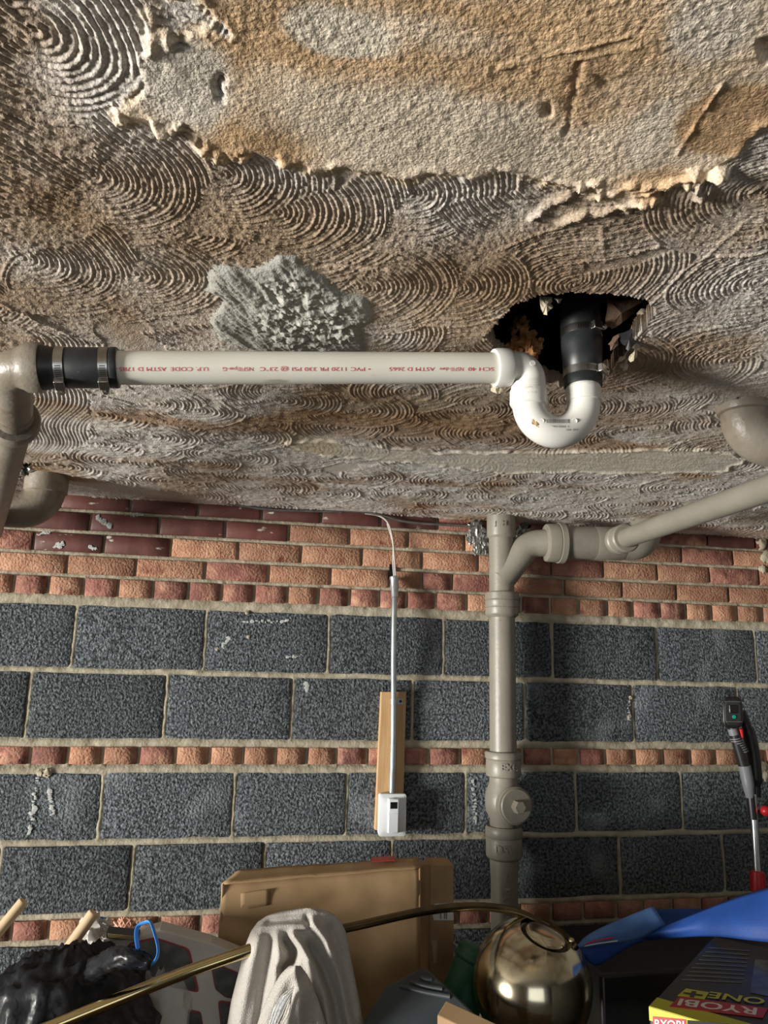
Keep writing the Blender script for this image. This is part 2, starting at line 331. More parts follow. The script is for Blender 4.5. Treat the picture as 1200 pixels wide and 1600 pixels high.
pop2 = .6*vn(GX*170, GY*260, 9)+.4*vn(GX*330, GY*420, 3)
grit *= np.interp(GY, [.4, 1.1, 1.6, 2.5], [.9, .8, .3, .1]); H += comb*(1-pm)+grit*(1-.5*pm)
H += pm*(.0050+.0019*(pop2-.5)*(.25+1.0*fbm(GX*7, GY*7, 3))+.003*(fbm(GX*12, GY*12, 18)-.5)) - np.clip(-patch, 0, 1)*.007
rim = np.clip(blur(np.abs(mk), 7)*(1-blur(np.abs(mk), 7))*4, 0, 1)*(GY > .30)
H += rim*np.clip(fbm(GX*55, GY*55, 14)-.5, 0, 1)*.034*(.4+.8*(fbm(GX*6, GY*6, 2) > .5))
# rough diagonal gouges in the patch and a lump row at its right edge
for a, b, w, d in (((780, 98), (980, 48), .0018, .0013), ((830, 100), (1000, 62), .0016, .0012), ((905, 90), (885, 205), .0030, -.0018), ((930, 110), (955, 130), .004, -.002), ((855, 160), (857, 172), .0035, -.004), ((1057, 235), (1130, 120), .0018, .0022), ((990, 295), (1130, 262), .006, .007), ((940, 305), (985, 285), .006, .005), ((1090, 300), (1085, 270), .008, .010), ((1140, 285), (1120, 262), .006, .008), ((890, 300), (830, 340), .005, .006), ((1000, 310), (880, 345), .006, .006)):
    ax, ay = ceil_xy(*a); bx, by = ceil_xy(*b); ux, uy = bx-ax, by-ay; t = np.clip(((GX-ax)*ux+(GY-ay)*uy)/(ux*ux+uy*uy), 0, 1)
    dist = np.hypot(GX-ax-ux*t, GY-ay-uy*t)+(fbm(GX*60, GY*60, 21)-.5)*w*3; H += d*np.exp(-(dist/w)**2)*(.3+1.4*vn(GX*90, GY*90, 31))
# pale trowelled strip across the ceiling farther back
p_strip = POLY([(440, 690), (520, 686), (620, 700), (680, 706), (800, 705), (930, 704), (1040, 700), (1100, 700), (1170, 715), (1130, 735), (1000, 738), (900, 735), (780, 738), (640, 720), (520, 712)])
st = blur(inside(wx, wy, p_strip).astype(float), 2); H = H*(1-.8*st)+st*(.003+.003*(fbm(GX*22, GY*60, 5)-.5)+.001*vn(GX*200, GY*200, 3))
rimst = st*(1-st)*4; H += rimst*.006*vn(GX*60, GY*60, 8)
# ridge line left of the strip and seam lines
def near_line(a, b, w):
    ax, ay = ceil_xy(*a); bx, by = ceil_xy(*b); ux, uy = bx-ax, by-ay; t = np.clip(((GX-ax)*ux+(GY-ay)*uy)/(ux*ux+uy*uy), 0, 1)
    return np.exp(-((np.hypot(GX-ax-ux*t, GY-ay-uy*t)+(fbm(GX*50, GY*50, 3)-.5)*w)/w)**2)
H += .004*near_line((0, 470), (110, 520), .006)+.0015*near_line((940, 350), (945, 410), .003)-.004*near_line((500, 412), (600, 418), .003)
H += .0015*near_line((1160, 350), (1030, 470), .003)
# colours of plaster, stains, dirt and a painted trap shadow
def blob(px, py, rx, ry, soft=.35, seed=0, wob=.5):
    x, y = ceil_xy(px, py); ax = abs(ceil_xy(px+rx, py)[0]-x); ay = abs(ceil_xy(px, py+ry)[1]-y)
    d = np.hypot((GX-x)/ax, (GY-y)/ay)+wob*(fbm(GX*14, GY*14, seed+30)-.5)*2
    return np.clip((1-d)/soft+.5, 0, 1)
def lay(C, col, w): return C*(1-w[..., None])+np.array(col)*w[..., None]
dirt = fbm(GX*5, GY*5, 40, 4); streak = fbm(GX*3, GY*11, 44, 4)
C = np.ones(GX.shape+(3,))*np.array([.47, .43, .385])
C = lay(C, (.52, .50, .475), np.clip((vn(GX*4, GY*4, 51)-.45)*2, 0, 1))
C = lay(C, (.30, .22, .145), np.clip((dirt-.47)*4.5, 0, .8))
C = lay(C, (.27, .175, .095), .55*blob(300, 330, 330, 80, .8, 2)); C = lay(C, (.27, .18, .10), .6*blob(520, 430, 350, 75, .8, 3)); C = lay(C, (.24, .16, .10), .6*blob(880, 450, 260, 50, .8, 5)); C = lay(C, (.25, .17, .10), .5*blob(150, 480, 240, 50, .8, 4))
C = lay(C, (.25, .14, .06), .75*np.clip((streak-.56)*9, 0, 1)*np.clip((GY-1.25)*4, 0, 1))
C = lay(C, (.22, .15, .10), .7*blob(960, 560, 120, 50, .8, 15)); C = lay(C, (.20, .13, .08), .5*blob(870, 650, 130, 50, .8, 16))  # first blob paints the trap's shadow beside the hole; second darkens below the trap
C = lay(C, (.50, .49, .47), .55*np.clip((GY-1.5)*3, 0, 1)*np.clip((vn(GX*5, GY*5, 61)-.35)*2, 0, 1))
P = np.ones_like(C)*np.array([.60, .49, .37])
tan = np.array([.47, .315, .175])
for b in ((420, 90, 130, 190, .6, 1), (700, 110, 330, 45, .7, 2), (920, 50, 210, 80, .7, 3), (370, 225, 90, 40, .6, 7), (700, 5, 300, 30, .8, 9), (1040, 290, 80, 30, .6, 4)): P = lay(P, tan, .85*blob(*b))
P = lay(P, (.60, .54, .44), .9*blob(545, 48, 95, 36, .3, 5, .35)); P = lay(P, (.57, .49, .385), .8*blob(650, 195, 270, 62, .5, 6))
P = lay(P, (.56, .50, .42), .85*blob(1110, 45, 90, 60, .4, 8)); P = lay(P, (.57, .53, .46), .8*blob(285, 130, 70, 70, .5, 12)); P = lay(P, (.55, .48, .39), .8*blob(1020, 195, 50, 55, .4, 13))
P = lay(P, (.33, .20, .095), .85*blob(1140, 180, 85, 58, .25, 10, .3)); P = lay(P, (.30, .19, .10), .5*blob(900, 110, 60, 45, .8, 17))
P = P*(.9+.2*fbm(GX*30, GY*30, 33))[..., None]
C = lay(C, (.55, .44, .29), .7*np.clip(rim*1.2, 0, 1)*(fbm(GX*30, GY*30, 71) > .5))
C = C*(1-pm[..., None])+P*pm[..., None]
C = lay(C, (.47, .43, .36), .85*st); C = lay(C, (.46, .38, .25), .7*blob(480, 693, 60, 14, .5, 18)); C = lay(C, (.60, .55, .45), .6*rimst)
C = np.clip(C*(1.32-.06*pm)[..., None], 0, .85)
ceiling = None
p_hole = POLY([(762, 522), (790, 488), (815, 470), (850, 461), (900, 458), (960, 461), (1003, 468), (1026, 486), (1003, 512), (985, 535), (962, 565), (935, 600), (900, 606), (860, 597), (835, 582), (800, 566), (775, 548)])
p_hole2 = POLY([(1150, 621), (1200, 626), (1235, 638), (1240, 665), (1190, 668)]); p_hole3 = POLY([(22, 728), (45, 723), (50, 742), (28, 746)])
jx = GX+(fbm(GX*60, GY*60, 25)-.5)*.02; jy = GY+(fbm(GX*60, GY*60, 27)-.5)*.02
hole = inside(jx, jy, p_hole) | inside(jx, jy, p_hole2) | inside(jx, jy, p_hole3)
idx = np.arange(NR*NC).reshape(NR, NC); hq = hole[:-1, :-1] | hole[1:, :-1] | hole[1:, 1:] | hole[:-1, 1:]
quads = np.stack([idx[:-1, :-1], idx[1:, :-1], idx[1:, 1:], idx[:-1, 1:]], -1)
V = np.stack([GX, GY, CEIL-H], -1).reshape(-1, 3); Cc = C.reshape(-1, 3)
walls = []; extra = {}
def upv(i):
    if i not in extra: extra[i] = len(V)+len(extra)
    return extra[i]
for ax in (0, 1):
    a = hq; d = np.argwhere(a[1:] != a[:-1]) if ax == 0 else np.argwhere(a[:, 1:] != a[:, :-1])
    for j, k in d:
        e = (idx[j+1, k], idx[j+1, k+1]) if ax == 0 else (idx[j, k+1], idx[j+1, k+1])
        walls.append((e[0], e[1], upv(e[1]), upv(e[0])))
ev = np.array([V[i]+np.array([0, 0, .028]) for i in extra]); ec = np.array([[.30, .22, .15]]*len(extra))
n0 = len(V)+len(extra)      # plain outer ceiling around the modelled part
zc = CEIL-.001; oc = [(-4.3, -3.3, zc), (2.6, -3.3, zc), (2.6, Y0, zc), (-4.3, Y0, zc), (XL[0], Y0, zc), (XL[-1], Y1, zc), (-4.3, Y1, zc), (XR[0], Y0, zc), (XR[-1], Y1, zc), (2.6, Y1, zc)]
oq = [(0, 1, 2, 3), (3, 4, 5, 6), (7, 2, 9, 8)]
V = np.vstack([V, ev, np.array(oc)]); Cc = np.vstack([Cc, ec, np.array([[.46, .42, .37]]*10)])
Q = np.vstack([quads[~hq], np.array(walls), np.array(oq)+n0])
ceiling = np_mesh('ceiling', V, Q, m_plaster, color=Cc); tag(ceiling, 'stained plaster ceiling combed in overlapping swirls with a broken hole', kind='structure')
# void above the ceiling: joists and boards
for k, x in enumerate((-.95, -.25, .30, .74, 1.30, 1.9)):
    MB().box((x-.02, .2, CEIL+.035), (x+.02, 2.5, CEIL+.22)).build('ceiling_joist', m_joist, ceiling)
MB().box((-4.3, -3.3, CEIL+.22), (2.6, 2.7, CEIL+.25)).build('floor_deck', m_joist, ceiling)
def lump(mb, c, r, seed, n=14, sq=(1, 1, 1), amp=.5, fr=3.0):
    c = Vector(c); v = []; f = []
    for i in range(n+1):
        for k in range(n*2):
            a = math.pi*i/n; b = math.pi*k/n; d = Vector((math.sin(a)*math.cos(b), math.sin(a)*math.sin(b), math.cos(a)))
            s_ = 1+amp*(float(vn(d.x*fr+5+seed, d.y*fr+d.z*2.3*fr/3+9, seed))-.5)*2
            v.append(c+Vector((d.x*sq[0], d.y*sq[1], d.z*sq[2]))*r*s_)
    for i in range(n):
        for k in range(n*2):
            k2 = (k+1) % (n*2); f.append((i*2*n+k, i*2*n+k2, (i+1)*2*n+k2, (i+1)*2*n+k))
    return mb.add(v, f)
# grey mortar smear on the ceiling
def mortar_patch():
    poly = [(322, 430), (335, 412), (380, 414), (420, 408), (440, 392), (470, 398), (468, 415), (500, 432), (540, 458), (578, 468), (582, 490), (565, 520), (570, 535), (552, 556), (470, 560), (400, 545), (340, 528), (322, 500), (345, 470), (325, 450)]
    pp = POLY(poly); x0, y0 = pp.min(0)-.015; x1, y1 = pp.max(0)+.015; n, m_ = 230, 190
    X, Y = np.meshgrid(np.linspace(x0, x1, n), np.linspace(y0, y1, m_))
    qx = X+(fbm(X*45, Y*45, 3)-.5)*.03; qy = Y+(fbm(X*45, Y*45, 6)-.5)*.035
    k = inside(qx, qy, pp).astype(float); k = blur(blur(k, 5), 4)
    u, v = X*.55+Y*.83, -X*.83+Y*.55
    rough = blur(np.clip(blur(inside(X, Y, POLY([(420, 430), (470, 425), (555, 480), (545, 540), (440, 540), (405, 500)])).astype(float), 14), 0, 1), 3)
    h = k*(.0025+.008*(fbm(u*22, v*80, 8, 4)-.4)+rough*(.013*np.abs(fbm(X*50, Y*70, 12, 4)-.5)*2+.007*(fbm(u*40, v*110, 4)-.3)))+k*.0012*vn(X*200, Y*200, 2)-(1-k)*.004
    col = np.ones(X.shape+(3,))*np.array([.41, .40, .355])*(.9+.25*fbm(X*20, Y*20, 2))[..., None]
    i = np.arange(n*m_).reshape(m_, n); q = np.stack([i[:-1, :-1], i[1:, :-1], i[1:, 1:], i[:-1, 1:]], -1)
    keep = (k[:-1, :-1] > .02)
    o = np_mesh('mortar_patch', np.stack([X, Y, CEIL-.002-h], -1).reshape(-1, 3), q[keep], m_mortarpatch, ceiling, color=col.reshape(-1, 3))
    tag(o, 'grey mortar smeared roughly over the ceiling')
mortar_patch()
# torn edges hanging in the hole
def shard(name, pts, th, m, seed):
    mb = MB(); r = random.Random(seed); c = sum((Vector(p) for p in pts), Vector())/len(pts)
    d = (ray(900, 520)*-1).normalized()
    out = []
    for i, p in enumerate(pts):
        a = Vector(p); b = Vector(pts[(i+1) % len(pts)]); out.append(a)
        for t in (.3, .65): out.append(a.lerp(b, t)+Vector((r.uniform(-1, 1), r.uniform(-1, 1), r.uniform(-1, 1)))*.0028)
    n = len(out); v = [p for p in out]+[p-d*th for p in out]+[c+d*th*.9, c-d*th*1.5]
    f = [(i, (i+1) % n, 2*n) for i in range(n)]+[(n+(i+1) % n, n+i, 2*n+1) for i in range(n)]+[(i, i+n, (i+1) % n+n, (i+1) % n) for i in range(n)]
    return mb.add(v, f).build(name, m, ceiling, smooth=25)
S = lambda L_, Y: [PY(a, b, Y) for a, b in L_]
shard('plaster_flake', S([(843, 463), (862, 464), (864, 478), (853, 492), (848, 488)], .945), .006, m_frag, 1)
shard('plaster_flake', S([(866, 466), (878, 466), (872, 474)], .945), .006, m_frag, 2)
shard('plaster_flake', S([(1002, 482), (1036, 480), (1030, 494), (1012, 508), (1003, 528), (998, 508), (990, 500)], 1.0), .006, m_frag, 3)
shard('plaster_flake', S([(1026, 492), (1036, 488), (1030, 506), (1022, 521)], .99), .004, m_frag, 4)
shard('plaster_flake', S([(994, 528), (999, 540), (995, 558), (985, 566), (984, 556), (992, 545)], 1.03), .005, m_frag, 5)
shard('plaster_flake', S([(968, 570), (982, 560), (980, 578), (973, 580)], 1.06), .006, m_frag, 6)
shard('plaster_flake', S([(983, 545), (978, 560), (962, 567), (975, 556)], 1.05), .003, m_frag, 7)
shard('lath_scrap', S([(948, 466), (1005, 466), (990, 490), (962, 512), (948, 514)], 1.03), .012, m_lathe, 8)
shard('lath_scrap', S([(965, 522), (1000, 508), (994, 536), (982, 548), (972, 538)], 1.02), .006, m_blackcard, 9)
shard('lath_scrap', S([(950, 538), (966, 522), (966, 538), (954, 548)], 1.02), .006, m_lathe, 10)
for k, (px, py, r) in enumerate(((812, 520, .016), (822, 535, .017), (806, 545, .013), (826, 552, .014), (815, 508, .012), (836, 540, .012))):
    lump(MB(), PY(px, py, 1.13), r, k+3, 10, amp=.7, fr=4).build('rusty_debris', m_rust, ceiling)
lump(MB(), PY(778, 606, 1.075), .008, 5, 8, amp=.6).build('glue_blob', m_frag, ceiling)

# ------------------------------------------------------------------ back wall: blocks and bricks, each its own piece, in raked mortar
wall = MB().box((-4.3, WALLY+.015, 0), (2.6, WALLY+.2, CEIL+.25)).build('wall_back', m_mortar, smooth=0); tag(wall, 'wall of dark cinder blocks banded with courses of brick', kind='structure')
ZL = dict(A=.187, B=-.033, C=-.25, D=-.332, E=-.545, F=-.748, G=-.82, H=-1.03, H1=.265, r1=.336, r2=.409, r3=.479, r4=.545)
ZL = {k: CAMZ+v for k, v in ZL.items()}
def unit_piece(nx, nz, seed, dep, jit, back):
    r = random.Random(seed); v = []; f = []; g = {}
    for j in range(nz+1):
        for i in range(nx+1):
            bx = i in (0, nx); bz = j in (0, nz); x = i/nx-.5; z = j/nz-.5
            if not bx: x = math.copysign(.5-.5*(1-abs(x)*2)**1.0*1.0, x) if abs(x) > 1e-6 else 0
            if i == 1: x = -.5+.03
            if i == nx-1: x = .5-.03
            if j == 1 and nz > 2: z = -.5+.06
            if j == nz-1 and nz > 2: z = .5-.06
            y = (dep if bx or bz else 0)+(dep*.8 if bx and bz else 0)+r.uniform(-jit, jit)
            g[i, j] = len(v); v.append((x+r.uniform(-.008, .008), y, z+r.uniform(-.015, .015)))
    for j in range(nz):
        for i in range(nx): f.append((g[i, j], g[i+1, j], g[i+1, j+1], g[i, j+1]))
    ring = [g[i, 0] for i in range(nx+1)]+[g[nx, j] for j in range(1, nz+1)]+[g[i, nz] for i in range(nx-1, -1, -1)]+[g[0, j] for j in range(nz-1, 0, -1)]
    n = len(v); v += [(v[i][0], back, v[i][2]) for i in ring]; m_ = len(ring)
    f += [(ring[(k+1) % m_], ring[k], n+k, n+(k+1) % m_) for k in range(m_)]
    return v, f
def piece_set(name, mats, count, nx, nz, dep, jit, back):
    out = {}
    for mm in mats:
        for k in range(count):
            v, f = unit_piece(nx, nz, k*7+nx, dep, jit, back); me = bpy.data.meshes.new(name); me.from_pydata(v, [], f); me.materials.append(mm)
            me.polygons.foreach_set('use_smooth', [True]*len(f)); me.set_sharp_from_angle(angle=math.radians(22)); out.setdefault(mm.name, []).append(me)
    return out
bricks = piece_set('brick', [m_salmon, m_redbrick, m_smoothbrick], 6, 5, 3, .0035, .0010, .03)
blocks = piece_set('concrete_block', [m_block], 6, 7, 4, .004, .0008, .03)
def lay_course(z0, z1, joints, zpx, kind, gap, hgap, pick, proud=.001):
    xs = [WX(p, zpx(p)) for p in joints]
    for a, b, pa, pb in zip(xs[:-1], xs[1:], joints[:-1], joints[1:]):
        me = random.choice((blocks if kind == 'block' else bricks)[pick((pa+pb)/2).name])
        o = bpy.data.objects.new('concrete_block' if kind == 'block' else 'brick', me); COL.objects.link(o); o.parent = wall
        o.location = ((a+b)/2, WALLY-proud-random.uniform(0, .003), (z0+z1)/2); o.scale = (b-a-gap, 1, z1-z0-hgap)
        o.rotation_euler = (random.uniform(-.004, .004), random.uniform(-.006, .006), random.uniform(-.008, .008))
    return xs
def ext(js, l, r): return [js[0]-l*k for k in range(14, 0, -1) if js[0]-l*k > -620]+js+[js[-1]+r*k for k in range(1, 9) if js[-1]+r*k < 1340]
PP = lambda y0, y1: (lambda p: y0+(y1-y0)*p/1200)
blk = lambda p: m_block
def hd(p): return random.choice([m_redbrick, m_salmon, m_redbrick])
def hd2(p): return random.choice([m_redbrick, m_salmon])
def st1(p): return m_smoothbrick if p < -20 else random.choice([m_salmon]*6+[m_redbrick])
def st2(p): return m_smoothbrick if 52 < p < 260 else (m_redbrick if p < 52 else random.choice([m_salmon]*4+[m_redbrick]))
def st3(p): return m_smoothbrick if p < 452 else random.choice([m_salmon]*4+[m_redbrick])
def st4(p): return m_smoothbrick if p < 690 or p > 1100 else random.choice([m_redbrick, m_salmon])
JX = {}
JX['b1'] = lay_course(ZL['B'], ZL['A']-.010, ext([116, 321, 514, 694, 864, 1027.5, 1182], 212, 148), PP(988, 1022), 'block', .014, .016, blk)
JX['b2'] = lay_course(ZL['C'], ZL['B'], ext([44, 259, 457, 645, 821, 990, 1155], 220, 150), PP(1100, 1115), 'block', .014, .020, blk)
JX['h2'] = lay_course(ZL['D'], ZL['C'], ext([-8, 46, 105, 159, 216, 273, 327, 379, 430, 479, 525, 573, 620, 670, 719, 768, 817, 863, 905, 946, 992, 1036, 1079, 1118, 1157], 56, 40), PP(1183, 1184), 'brick', .013, .030, hd2)
JX['b3'] = lay_course(ZL['E'], ZL['D'], ext([157, 365, 542, 728, 901, 1067], 208, 158), PP(1262, 1252), 'block', .014, .022, blk)
JX['b4'] = lay_course(ZL['F'], ZL['E'], ext([205, 412, 612, 793, 970, 1132], 208, 155), PP(1377, 1350), 'block', .014, .018, blk)
JX['h3'] = lay_course(ZL['G'], ZL['F'], ext([17, 75, 133, 190, 248, 312, 365, 417, 468, 520, 570, 620, 668, 716, 763, 812, 862, 912, 964, 1005, 1051, 1096, 1138, 1180], 58, 42), PP(1452, 1420), 'brick', .013, .020, hd)
JX['b5'] = lay_course(ZL['H'], ZL['G'], ext([90, 300, 505, 700, 880, 1050], 205, 160), PP(1530, 1500), 'block', .014, .016, blk)
JX['h1'] = lay_course(ZL['A']+.008, ZL['H1'], ext([21, 75, 130, 184, 239, 294, 346, 397, 449, 497, 546, 592, 635, 681, 729, 772, 815, 860, 905, 949, 989, 1031, 1072, 1112, 1152, 1192], 55, 40), PP(912, 962), 'brick', .012, .012, hd)
JX['s1'] = lay_course(ZL['H1'], ZL['r1'], ext([104, 212, 320, 419, 516, 608, 659, 706, 795, 881, 972, 1057, 1139], 108, 82), PP(878, 930), 'brick', .010, .013, st1)
JX['s2'] = lay_course(ZL['r1'], ZL['r2'], ext([52, 162, 267, 372, 470, 565, 659, 747, 795, 860, 943, 1027, 1109, 1186], 110, 80), PP(842, 900), 'brick', .010, .013, st2)
JX['s3'] = lay_course(ZL['r2'], ZL['r3'], ext([35, 141, 249, 352, 451, 546, 637, 726, 812, 898, 982, 1065, 1145], 108, 80), PP(805, 870), 'brick', .010, .013, st3)
JX['s4'] = lay_course(ZL['r3'], ZL['r4'], ext([95, 204, 310, 409, 502, 595, 684, 770, 855, 940, 1022, 1105, 1180], 108, 78), PP(775, 845), 'brick', .010, .013, st4)
def mortar():
    n, m_ = 640, 260; X, Z = np.meshgrid(np.linspace(-1.95, 2.40, n), np.linspace(ZL['H'], CEIL+.01, m_))
    h = np.zeros(X.shape); nz = fbm(X*30, Z*30, 4); zw = Z+(fbm(X*7, Z*3, 8)-.5)*.012
    for k, w, a in (('A', .021, .017), ('B', .012, .0155), ('C', .016, .015), ('D', .015, .015), ('E', .012, .0145), ('F', .012, .013), ('G', .010, .011), ('H1', .008, .006), ('r1', .007, .006), ('r2', .007, .006), ('r3', .007, .006)):
        h = np.maximum(h, a*np.exp(-np.abs((zw-ZL[k])/w)**3)*(.75+.5*nz))
    for k, z0, z1 in (('b1', 'B', 'A'), ('b2', 'C', 'B'), ('b3', 'E', 'D'), ('b4', 'F', 'E'), ('b5', 'H', 'G')):
        s_ = (Z > ZL[z0]) & (Z < ZL[z1])
        for x in JX[k]: h = np.maximum(h, s_*.0105*np.exp(-np.abs((X-x+(nz-.5)*.01)/.009)**3))
    for k, z0, z1 in (('h1', 'A', 'H1'), ('h2', 'D', 'C'), ('h3', 'G', 'F')):
        s_ = (Z > ZL[z0]) & (Z < ZL[z1])
        for x in JX[k]: h = np.maximum(h, s_*.009*np.exp(-np.abs((X-x+(nz-.5)*.01)/.008)**3))
    h += (fbm(X*70, Z*70, 3)-.5)*.004
    i = np.arange(n*m_).reshape(m_, n); q = np.stack([i[:-1, :-1], i[:-1, 1:], i[1:, 1:], i[1:, :-1]], -1).reshape(-1, 4)
    np_mesh('mortar', np.stack([X, WALLY+.0135-h, Z], -1).reshape(-1, 3), q, m_mortar, wall)
mortar()
for k, (px, py, r) in enumerate(((386, 957, .006), (388, 995, .006), (340, 1015, .007), (63, 1207, .010), (72, 1208, .013), (1190, 1200, .022), (1196, 1212, .018), (985, 1090, .006), (983, 1120, .007), (1190, 850, .02), (1196, 870, .022), (1192, 890, .016))):
    lump(MB(), PY(px, py, WALLY-.003), r, k, 8, (1, .5, 1), .5).build('mortar_splash', m_mortar, wall)
m_mark = mat('white mark', (.50, .52, .50), (.36, .38, .37), 80, .95)
for k, (a, b, w) in enumerate((((375, 972), (448, 970), .006), ((348, 1012), (358, 995), .006), ((446, 1027), (470, 1024), .004), ((58, 1215), (46, 1305), .007), ((78, 1232), (82, 1275), .007), ((477, 1066), (480, 1080), .006), ((150, 806), (172, 822), .010), ((206, 806), (222, 803), .006), ((85, 855), (100, 850), .008), ((140, 855), (150, 858), .006), ((58, 835), (78, 832), .004), ((738, 1216), (745, 1290), .008), ((983, 1092), (983, 1130), .004))):
    r_ = random.Random(k)
    for t in range(16):
        q = (t+r_.random())/16; lump(MB(), PY(a[0]+(b[0]-a[0])*q+r_.uniform(-2, 2), a[1]+(b[1]-a[1])*q+r_.uniform(-2, 2), WALLY-.0042), w*r_.uniform(.25, .8), k*10+t, 4, (r_.uniform(.7, 1.8), .18, r_.uniform(.5, 1.5)), .6, 5).build('paint_mark', m_mark, wall)
# rest of the room: floor, other walls with the doorway daylight comes through and a rear opening added for fill
def struct(name, mb, m, label): return tag(mb.build(name, m, smooth=0), label, kind='structure')
struct('floor', MB().box((-4.3, -3.4, -.1), (2.6, WALLY+.1, 0)), m_floor, 'bare grey concrete floor')
struct('wall_right', MB().box((2.45, -3.3, 0), (2.6, WALLY+.1, CEIL+.2)), m_shell, 'plain side wall on the right')
lw = MB(); wy0, wy1, wz0, wz1 = -1.15, 1.35, .02, 2.02
for a, b in (((-4.25, -3.3, 0), (-4.1, wy0, CEIL+.2)), ((-4.25, wy1, 0), (-4.1, WALLY+.05, CEIL+.2)), ((-4.25, wy0, 0), (-4.1, wy1, wz0)), ((-4.25, wy0, wz1), (-4.1, wy1, CEIL+.2))): lw.box(a, b)
struct('wall_left', lw, m_shell, 'plain side wall on the left with an open doorway')
fw = MB()
for a, b in (((-4.25, -3.3, 0), (-1.9, -3.15, CEIL+.2)), ((1.4, -3.3, 0), (2.6, -3.15, CEIL+.2)), ((-1.9, -3.3, 2.05), (1.4, -3.15, CEIL+.2))): fw.box(a, b)
struct('wall_front', fw, m_shell, 'wall behind the camera with a wide opening added for fill light')
wf = MB()
for a, b in (((-4.2, wy0, wz0), (-4.15, wy0+.04, wz1)), ((-4.2, wy1-.04, wz0), (-4.15, wy1, wz1)), ((-4.2, wy0, wz0), (-4.15, wy1, wz0+.04)), ((-4.2, wy0, wz1-.04), (-4.15, wy1, wz1))): wf.box(a, b)
struct('door_1', wf, m_white, 'white frame of the open doorway in the left wall')
exec_parts = []

# ------------------------------------------------------------------ white drain pipe and trap
YP = 1.056
pL = Vector((-.222, YP, CAMZ+.4125)); pR = PY(800, 575, YP); pR.y = YP
axp = (pR-pL).normalized(); RP = .0245
pipe = thing('drain_pipe', 'long white plastic drain pipe with red upside-down print under the ceiling', 'pipe', pL)
MB().tube([pL, pR], RP, 40).build('pipe_body', m_pvc, pipe)
def wrap_text(body, size, start_px, end_px, vpx, P0, A, R, m, parent, name, flip=True):
    v, f = text_mesh(body, size, 'LEFT'); xs = [p.x for p in v]; w = max(xs)-min(xs); x0 = min(xs)
    A = Vector(A).normalized(); t0 = (PY(start_px, vpx, YP)-P0).dot(A); t1 = (PY(end_px, vpx, YP)-P0).dot(A)
    n1 = (CAMP-(P0+A*t0)); n1 = (n1-A*n1.dot(A)).normalized(); n2 = A.cross(n1).normalized()
    if n2.z < 0: n2 = -n2
    out = []
    for p in v:
        t = t0+(t1-t0)*(p.x-x0)/w; ang = (-p.y if flip else p.y)/R+OFF
        out.append(P0+A*t+(n1*math.cos(ang)+n2*math.sin(ang))*(R+.0004))
    return MB().add(out, f).build(name, m, parent, smooth=0)
OFF = -.06
for body, a, b in (('1  SCH 40', 775, 724), ('NSF®-dwv', 717, 680), ('ASTM D 2665', 673, 603), ('• PVC 1120 PR 330 PSI @ 23°C', 574, 405), ('NSF®pw-G', 395, 348), ('U.P. CODE', 326, 268), ('ASTM D 1785-2', 262, 179)):
    wrap_text(body, .0078, a, b, 577, pL, axp, RP, m_red, pipe, 'red_print')
def yp(px, py, dy=0): p = PY(px, py, YP); return Vector((p.x, YP+dy, p.z))
trap = thing('drain_trap', 'white plastic U-bend trap hanging under the hole in the ceiling', 'trap', yp(868, 696))
a0 = yp(772, 575); a1 = yp(800, 574); MB().lathe(a0, a1-a0, [(0, RP*.98), (0, .0300), (.004, .0312), (.022, .0312), (.0255, .0298), (.0258, .0255)], 40).build('socket', m_trap, trap)
e0 = yp(796, 574); e1 = yp(829, 572); e2 = yp(826, 618)
MB().tube(fillet([e0, e1, e2], .021, 12), .0252, 36).build('elbow', m_trap, trap)
lg = yp(826, 602); ld = yp(826, 640)-lg
MB().lathe(lg, ld, [(0, .0255), (0, .0278), (.010, .0282), (.011, .0298), (.032, .0300), (.036, .0278), (.037, .026)], 40).build('union_collar', m_trap, trap)
cL, cR = yp(826, 630), yp(912, 630); mid = (cL+cR)/2; rad = (cR-cL).length/2; U = [yp(826, 616)]
for k in range(25): a = math.pi*k/24; U.append(mid+(cL-mid)*math.cos(a)+Vector((0, 0, -1))*rad*math.sin(a)*1.02+Vector((0, 0, 0)))
U.append(yp(912, 600)); MB().tube(U, [.0262]*(len(U)-2)+[.0262, .0262], 40).build('u_bend', m_trap, trap)
tl = yp(912, 629); MB().lathe(tl, (0, 0, 1), [(0, .0262), (.001, .0280), (.024, .0280), (.026, .0262), (.06, .0250)], 40).build('tailpiece', m_trap, trap)
def decal(body, px, py, size, m, parent, P0, A, R, name, ext_=.0006):     # lettering wrapped round a fitting's own axis
    v, f = text_mesh(body, size); A = Vector(A).normalized(); q = yp(px, py); t0 = (q-P0).dot(A)
    n1 = CAMP-(P0+A*t0); n1 = (n1-A*n1.dot(A)).normalized(); n2 = A.cross(n1); off = (q-(P0+A*t0)).dot(n2)/R
    hor = abs(A.x) > abs(A.z); out = []
    for p in v:
        u, w = (p.x, p.y) if hor else (p.y, p.x)
        s_ = 1 if A.z > 0 or hor else -1
        ang = off+(w*(-1 if hor else s_*(1 if n2.x*s_ > 0 else -1)))/R
        out.append(P0+A*(t0+u*s_)+(n1*math.cos(ang)+n2*math.sin(ang))*(R+ext_))
    return MB().add(out, f).build(name, m, parent, smooth=0)
decal('PVC', 834, 609, .004, m_trap, trap, yp(826, 640), (0, 0, 1), .0298, 'raised_lettering', .0009)
decal('CHARLO.', 826, 616, .0055, m_trap, trap, yp(826, 640), (0, 0, 1), .0300, 'raised_lettering', .0009)
decal('1-1/2 P', 829, 624, .0045, m_trap, trap, yp(826, 640), (0, 0, 1), .0300, 'raised_lettering', .0009)
decal('PVC I', 922, 611, .0045, m_trap, trap, yp(912, 640), (0, 0, 1), .0280, 'raised_lettering', .0008)
